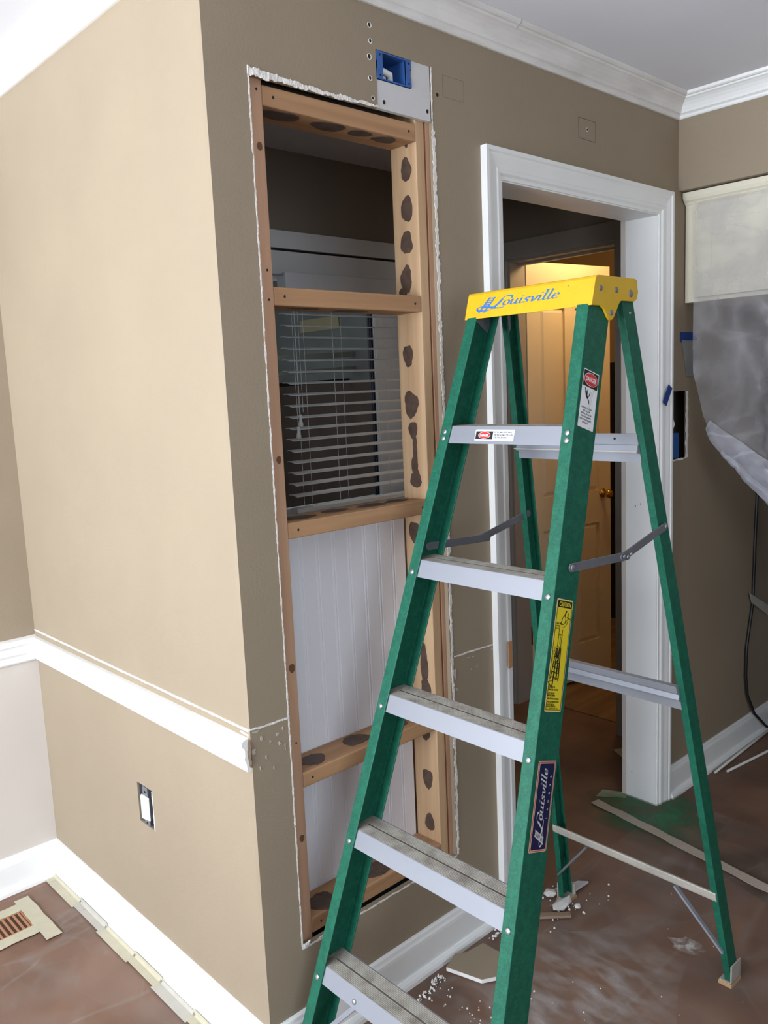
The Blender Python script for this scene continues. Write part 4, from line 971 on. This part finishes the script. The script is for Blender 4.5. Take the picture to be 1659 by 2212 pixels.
# stickers on the outside of the right front rail
nr = math.hypot(lean, 1)
def webf(v0, off, lift=.0006):
    """frame on the right rail web: v along the rail upward from height v0, u across from the front edge"""
    def f(u, v):
        y = lean*v0+off+u/nr+v*lean/nr; z = v0-u*lean/nr+v/nr
        return Lw((Wf(z)+lift, y, z))
    return f
def rect(mb, tf, u0, u1, v0, v1, r=0):
    if r:
        pts = []
        for (cu, cv, a0) in ((u1-r, v1-r, 0), (u0+r, v1-r, 90), (u0+r, v0+r, 180), (u1-r, v0+r, 270)):
            for k in range(5): a = math.radians(a0+k*22.5); pts.append((cu+r*math.cos(a), cv+r*math.sin(a)))
    else: pts = [(u0, v0), (u1, v0), (u1, v1), (u0, v1)]
    o_ = len(mb.v); mb.v += [tf(a, b) for a, b in pts]; mb.f.append(tuple(range(o_, o_+len(pts)))); mb.mi.append(mb.m)
def disc(mb, tf, cu, cv, ru, rv, n=24):
    o_ = len(mb.v); mb.v += [tf(cu+ru*math.cos(k*2*math.pi/n), cv+rv*math.sin(k*2*math.pi/n)) for k in range(n)]; mb.f.append(tuple(range(o_, o_+n))); mb.mi.append(mb.m)
_tc = {}
def text(mb, tf, s_, cu, cv, size, width=None, align='C', bold=.0, shear=0, rot=0):
    key = (s_, bold, shear)
    if key not in _tc:
        cv_ = bpy.data.curves.new('t', 'FONT'); cv_.body = s_; cv_.size = 1; cv_.offset = bold; cv_.shear = shear; cv_.resolution_u = 2; cv_.fill_mode = 'FRONT'
        to = bpy.data.objects.new('t', cv_); COL.objects.link(to); bpy.context.view_layer.update()
        me = bpy.data.meshes.new_from_object(to.evaluated_get(bpy.context.evaluated_depsgraph_get()))
        _tc[key] = ([tuple(v.co[:2]) for v in me.vertices], [tuple(p.vertices) for p in me.polygons])
        bpy.data.objects.remove(to); bpy.data.curves.remove(cv_); bpy.data.meshes.remove(me)
    vs, fs = _tc[key]
    if not vs: return
    x0 = min(v[0] for v in vs); x1 = max(v[0] for v in vs); sx = size
    if width: sx = width/(x1-x0)
    o_ = len(mb.v)
    for (a, b) in vs:
        uu = (a-(x0+x1)/2)*sx if align == 'C' else (a-x0)*sx
        vv = (b-.35)*size
        if rot: uu, vv = -vv, uu
        mb.v.append(tf(cu+uu, cv+vv))
    mb.f += [tuple(i+o_ for i in f) for f in fs]; mb.mi += [mb.m]*len(fs)
def layer(fn, v0, off, k): return fn(v0, off, .0006+.00025*k)
def printed(name, tfs, parts, parent, base_mat, base_fn, label):
    b = MB(); base_fn(b, tfs(0)); st_ = b.build(name, base_mat, parent, recalc=False, label=label)
    for (nm, m_, lv, fn) in parts:
        q = MB(); fn(q, tfs(lv)); q.build(nm, m_, st_, recalc=False)
    return st_
# DANGER
v0, off, w_, h_ = 1.4239, .0095, .053, .117
T = lambda k: webf(v0, off, .0006+.00025*k)
def d_man(q, t):
    P = lambda pts, nib=(.05, .0): pen(q, [(a, b) for a, b in pts], nib, lambda u, v: t(.0180+u*.0044, .0625+v*.0044), False)
    P([(-.9, 2.6), (-.3, 1.2), (.3, .3), (1.0, -.5)], (.5, .22)); P([(-.9, 2.6), (-1.7, 3.9)], (.2, .1)); P([(.2, 1.0), (.4, 2.2), (.5, 3.6)], (.2, .05)); P([(-.3, 2.5), (-.1, 2.9)], (.38, .1))
    P([(1.0, -.3), (1.9, .9), (2.2, 2.2)], (.22, .1)); P([(1.0, -.5), (1.9, -1.2), (2.2, -2.6)], (.2, .1)); P([(2.2, 2.2), (2.8, 2.6)], (.15, .15))
def d_lad(q, t):
    P = lambda pts: pen(q, pts, (.06, .03), lambda u, v: t(.0180+u*.0044, .0625+v*.0044), False)
    P([(3.8, 4.0), (2.9, -1), (1.9, -5)]); P([(4.9, 4.2), (4.0, -.6), (3.0, -5.6)])
    for k in range(6): P([(3.75-.38*k, 3.4-1.55*k), (4.75-.36*k, 3.5-1.55*k)])
def d_txt(q, t):
    for k, s_ in enumerate(('FAILURE TO READ', 'AND FOLLOW', 'INSTRUCTIONS ON', 'THIS LADDER MAY', 'RESULT IN INJURIES', 'OR DEATH.')):
        text(q, t, s_, .0235, .0405-k*.0058, .0048, width=(.035, .025, .036, .036, .039, .021)[k], bold=.02)
    text(q, t, 'H10480', .040, .0035, .0016); text(q, t, 'WARNING', .043, .0795, .0014)
printed('danger_sticker', T, [('black_panel', black, 1, lambda q, t: rect(q, t, .002, .051, .083, .115)),
    ('oval', wlab, 2, lambda q, t: disc(q, t, .0265, .099, .0228, .0135)), ('red_oval', redl, 3, lambda q, t: disc(q, t, .0265, .099, .0218, .0125)),
    ('lettering', wlab, 4, lambda q, t: text(q, t, 'DANGER', .0265, .099, .0125, width=.035, bold=.03)),
    ('pictogram', black, 1, d_man), ('pictogram', silv, 1, d_lad), ('lettering', black, 1, d_txt)], lad, wlab,
    lambda b, t: rect(b, t, 0, w_, 0, h_, .002), 'white sticker with a red oval, a falling figure and black text')
# CAUTION
v0c = .9008; Tc = lambda k: webf(v0c, .0110, .0006+.00025*k); hc = .213; wc = .052
def c_pic(q, t):
    f = lambda u, v: t(u, v)
    def P(pts, w=.00045): pen(q, [(a/.01, b/.01) for a, b in pts], (w/.01, w*.4/.01), lambda u, v: t(u*.01, v*.01), False)
    P([(.034, .192), (.028, .180)], .0016); P([(.040, .188), (.040, .178)]); P([(.037, .180), (.047, .176)], .0008)
    P([(.024, .178), (.020, .168), (.026, .165), (.032, .168), (.034, .176), (.030, .182), (.025, .180), (.024, .178)])
    P([(.016, .160), (.018, .168), (.022, .164), (.030, .166), (.036, .172), (.041, .178)]); P([(.022, .158), (.030, .160), (.038, .166), (.040, .172)])
    P([(.017, .160), (.017, .122)]); P([(.028, .156), (.027, .122)]); P([(.023, .142), (.023, .128)], .0005)
    P([(.0175, .145), (.0275, .145)], .0016)
    P([(.014, .122), (.029, .122)], .0012); P([(.015, .120), (.006, .062)], .0010); P([(.028, .120), (.031, .058)], .0012); P([(.018, .120), (.014, .050)], .0012); P([(.024, .120), (.024, .060)], .0014)
    for k in range(6): z = .113-k*.0095; P([(.014-.0012*k, z), (.022-.0004*k, z-.001)], .0011); P([(.018, z-.003), (.0295, z-.002)], .0009)
    P([(.018, .108), (.024, .100), (.020, .094)], .0012); P([(.0, .056), (.012, .045), (.013, .052)], .0007); P([(.0, .056), (.030, .062)], .0006)
    for k, s_ in enumerate(('STEEL', 'BOOK', 'SIDE')): text(q, t, s_ if False else ('WEIGHT', 'OVER', 'HEAD')[k], .0100, .166-k*.0045, .0040, width=.010, bold=.03)
    for k in range(2): text(q, t, ('DO NOT', 'LEAN OUT')[k], .0100-k*.0045, .112-k*.008, .0036, width=.020, bold=.03, rot=1)
    for k, (s_, w, z) in enumerate((('SET ALL FEET ON', .020, .046), ('FIRM LEVEL GROUND', .030, .0415), ('LOCK SPREADERS', .021, .0345), ('BEFORE CLIMBING', .023, .0305), ('KEEP STEPS DRY AND CLEAN', .036, .0245), ('WEAR SLIP RESISTANT SHOES', .037, .0188), ('DO NOT OVERLOAD', .024, .0138), ('OR PUSH SIDEWAYS', .028, .0102))):
        text(q, t, s_, .0045, z, .0044, width=w, align='L', bold=.04)
    P([(.003, .004), (.003, .196)], .0003); P([(.049, .004), (.049, .196)], .0003); P([(.003, .004), (.049, .004)], .0003)
    for k, (s_, w, z) in enumerate((('INSPECT EACH USE', .028, .0065),)): text(q, t, s_, .012, z, .0030, width=w, align='L', bold=.03)
printed('caution_sticker', Tc, [('yellow_panel', ylab, 1, lambda q, t: rect(q, t, .0016, wc-.0016, .0016, hc-.0016, .002)),
    ('black_panel', black, 2, lambda q, t: rect(q, t, .003, wc-.003, hc-.016, hc-.003, .001)),
    ('lettering', ylab, 3, lambda q, t: text(q, t, 'CAUTION', wc/2, hc-.0095, .0115, width=.037, bold=.03)),
    ('pictogram', black, 2, c_pic)], lad, creaml, lambda b, t: rect(b, t, 0, wc, 0, hc, .003), 'yellow sticker with a black line drawing and small print')
# maker's plate
v0l = .6555; hl = .1665; wl = .0545; Tl = lambda k: webf(v0l, .0130, .0006+.00025*k)
def l_logo(q, t):
    un_ = .0082
    tf_ = lambda u, v: t(.0300-v*un_*1.18, .057+u*.0101)
    emblem(q, lambda u, v: t(.0300-v*un_*1.18, .056+u*.0092)); script_word(q, tf_, sxu=1.46, shear=.38)
    q2 = q
    for k, ch in enumerate('LADDER'): text(q, t, ch, .0420, .062+k*.0152, .0062, bold=.02, rot=1)
printed('maker_sticker', Tl, [('red_border', redb, 1, lambda q, t: rect(q, t, .0012, wl-.0012, .0012, hl-.0012, .003)), ('cream_line', creaml, 2, lambda q, t: rect(q, t, .0038, wl-.0038, .0038, hl-.0038, .002)),
    ('navy_panel', navy, 3, lambda q, t: rect(q, t, .0048, wl-.0048, .0048, hl-.0048, .0015)), ('lettering', silv, 4, l_logo)], lad, creaml,
    lambda b, t: rect(b, t, 0, wl, 0, hl, .004), 'navy sticker with grey script lettering and a red border')
# small sticker on the top step
def stf(k):
    def f(u, v):
        z = 1.3920+v; return Lw((-.0762+u, lean*z+.0042-.0006-.00025*k, z))
    return f
def s_txt(q, t):
    for k, s_ in enumerate(('Do Not Stand On Or Above', 'This Rung or Step. YOU CAN', 'LOSE YOUR BALANCE')):
        text(q, t, s_, .052, .0185-k*.0056, .0046, width=(.047, .051, .036)[k], align='L', bold=.03, shear=.25)
    text(q, t, 'H10480', .052, .0028, .0016, align='L'); text(q, t, 'FOLLOW SAFETY', .083, .0028, .0014, align='L')
printed('danger_sticker', stf, [('black_panel', black, 1, lambda q, t: rect(q, t, .0022, .0495, .0035, .0198)), ('oval', wlab, 2, lambda q, t: disc(q, t, .0262, .0117, .0168, .0072)),
    ('red_oval', redl, 3, lambda q, t: disc(q, t, .0262, .0117, .0160, .0065)), ('lettering', wlab, 4, lambda q, t: text(q, t, 'DANGER', .0262, .0117, .0074, width=.024, bold=.03)), ('lettering', black, 1, s_txt)],
    lad, wlab, lambda b, t: rect(b, t, 0, .1065, 0, .0235, .0018), 'small white sticker with a red oval on the top step')

# ================================================================== raise everything so the floor is at zero
for o in list(COL.objects):
    if o.parent is None: o.location.z += ZS
for o in COL.objects:
    if '_o' in o: del o['_o']
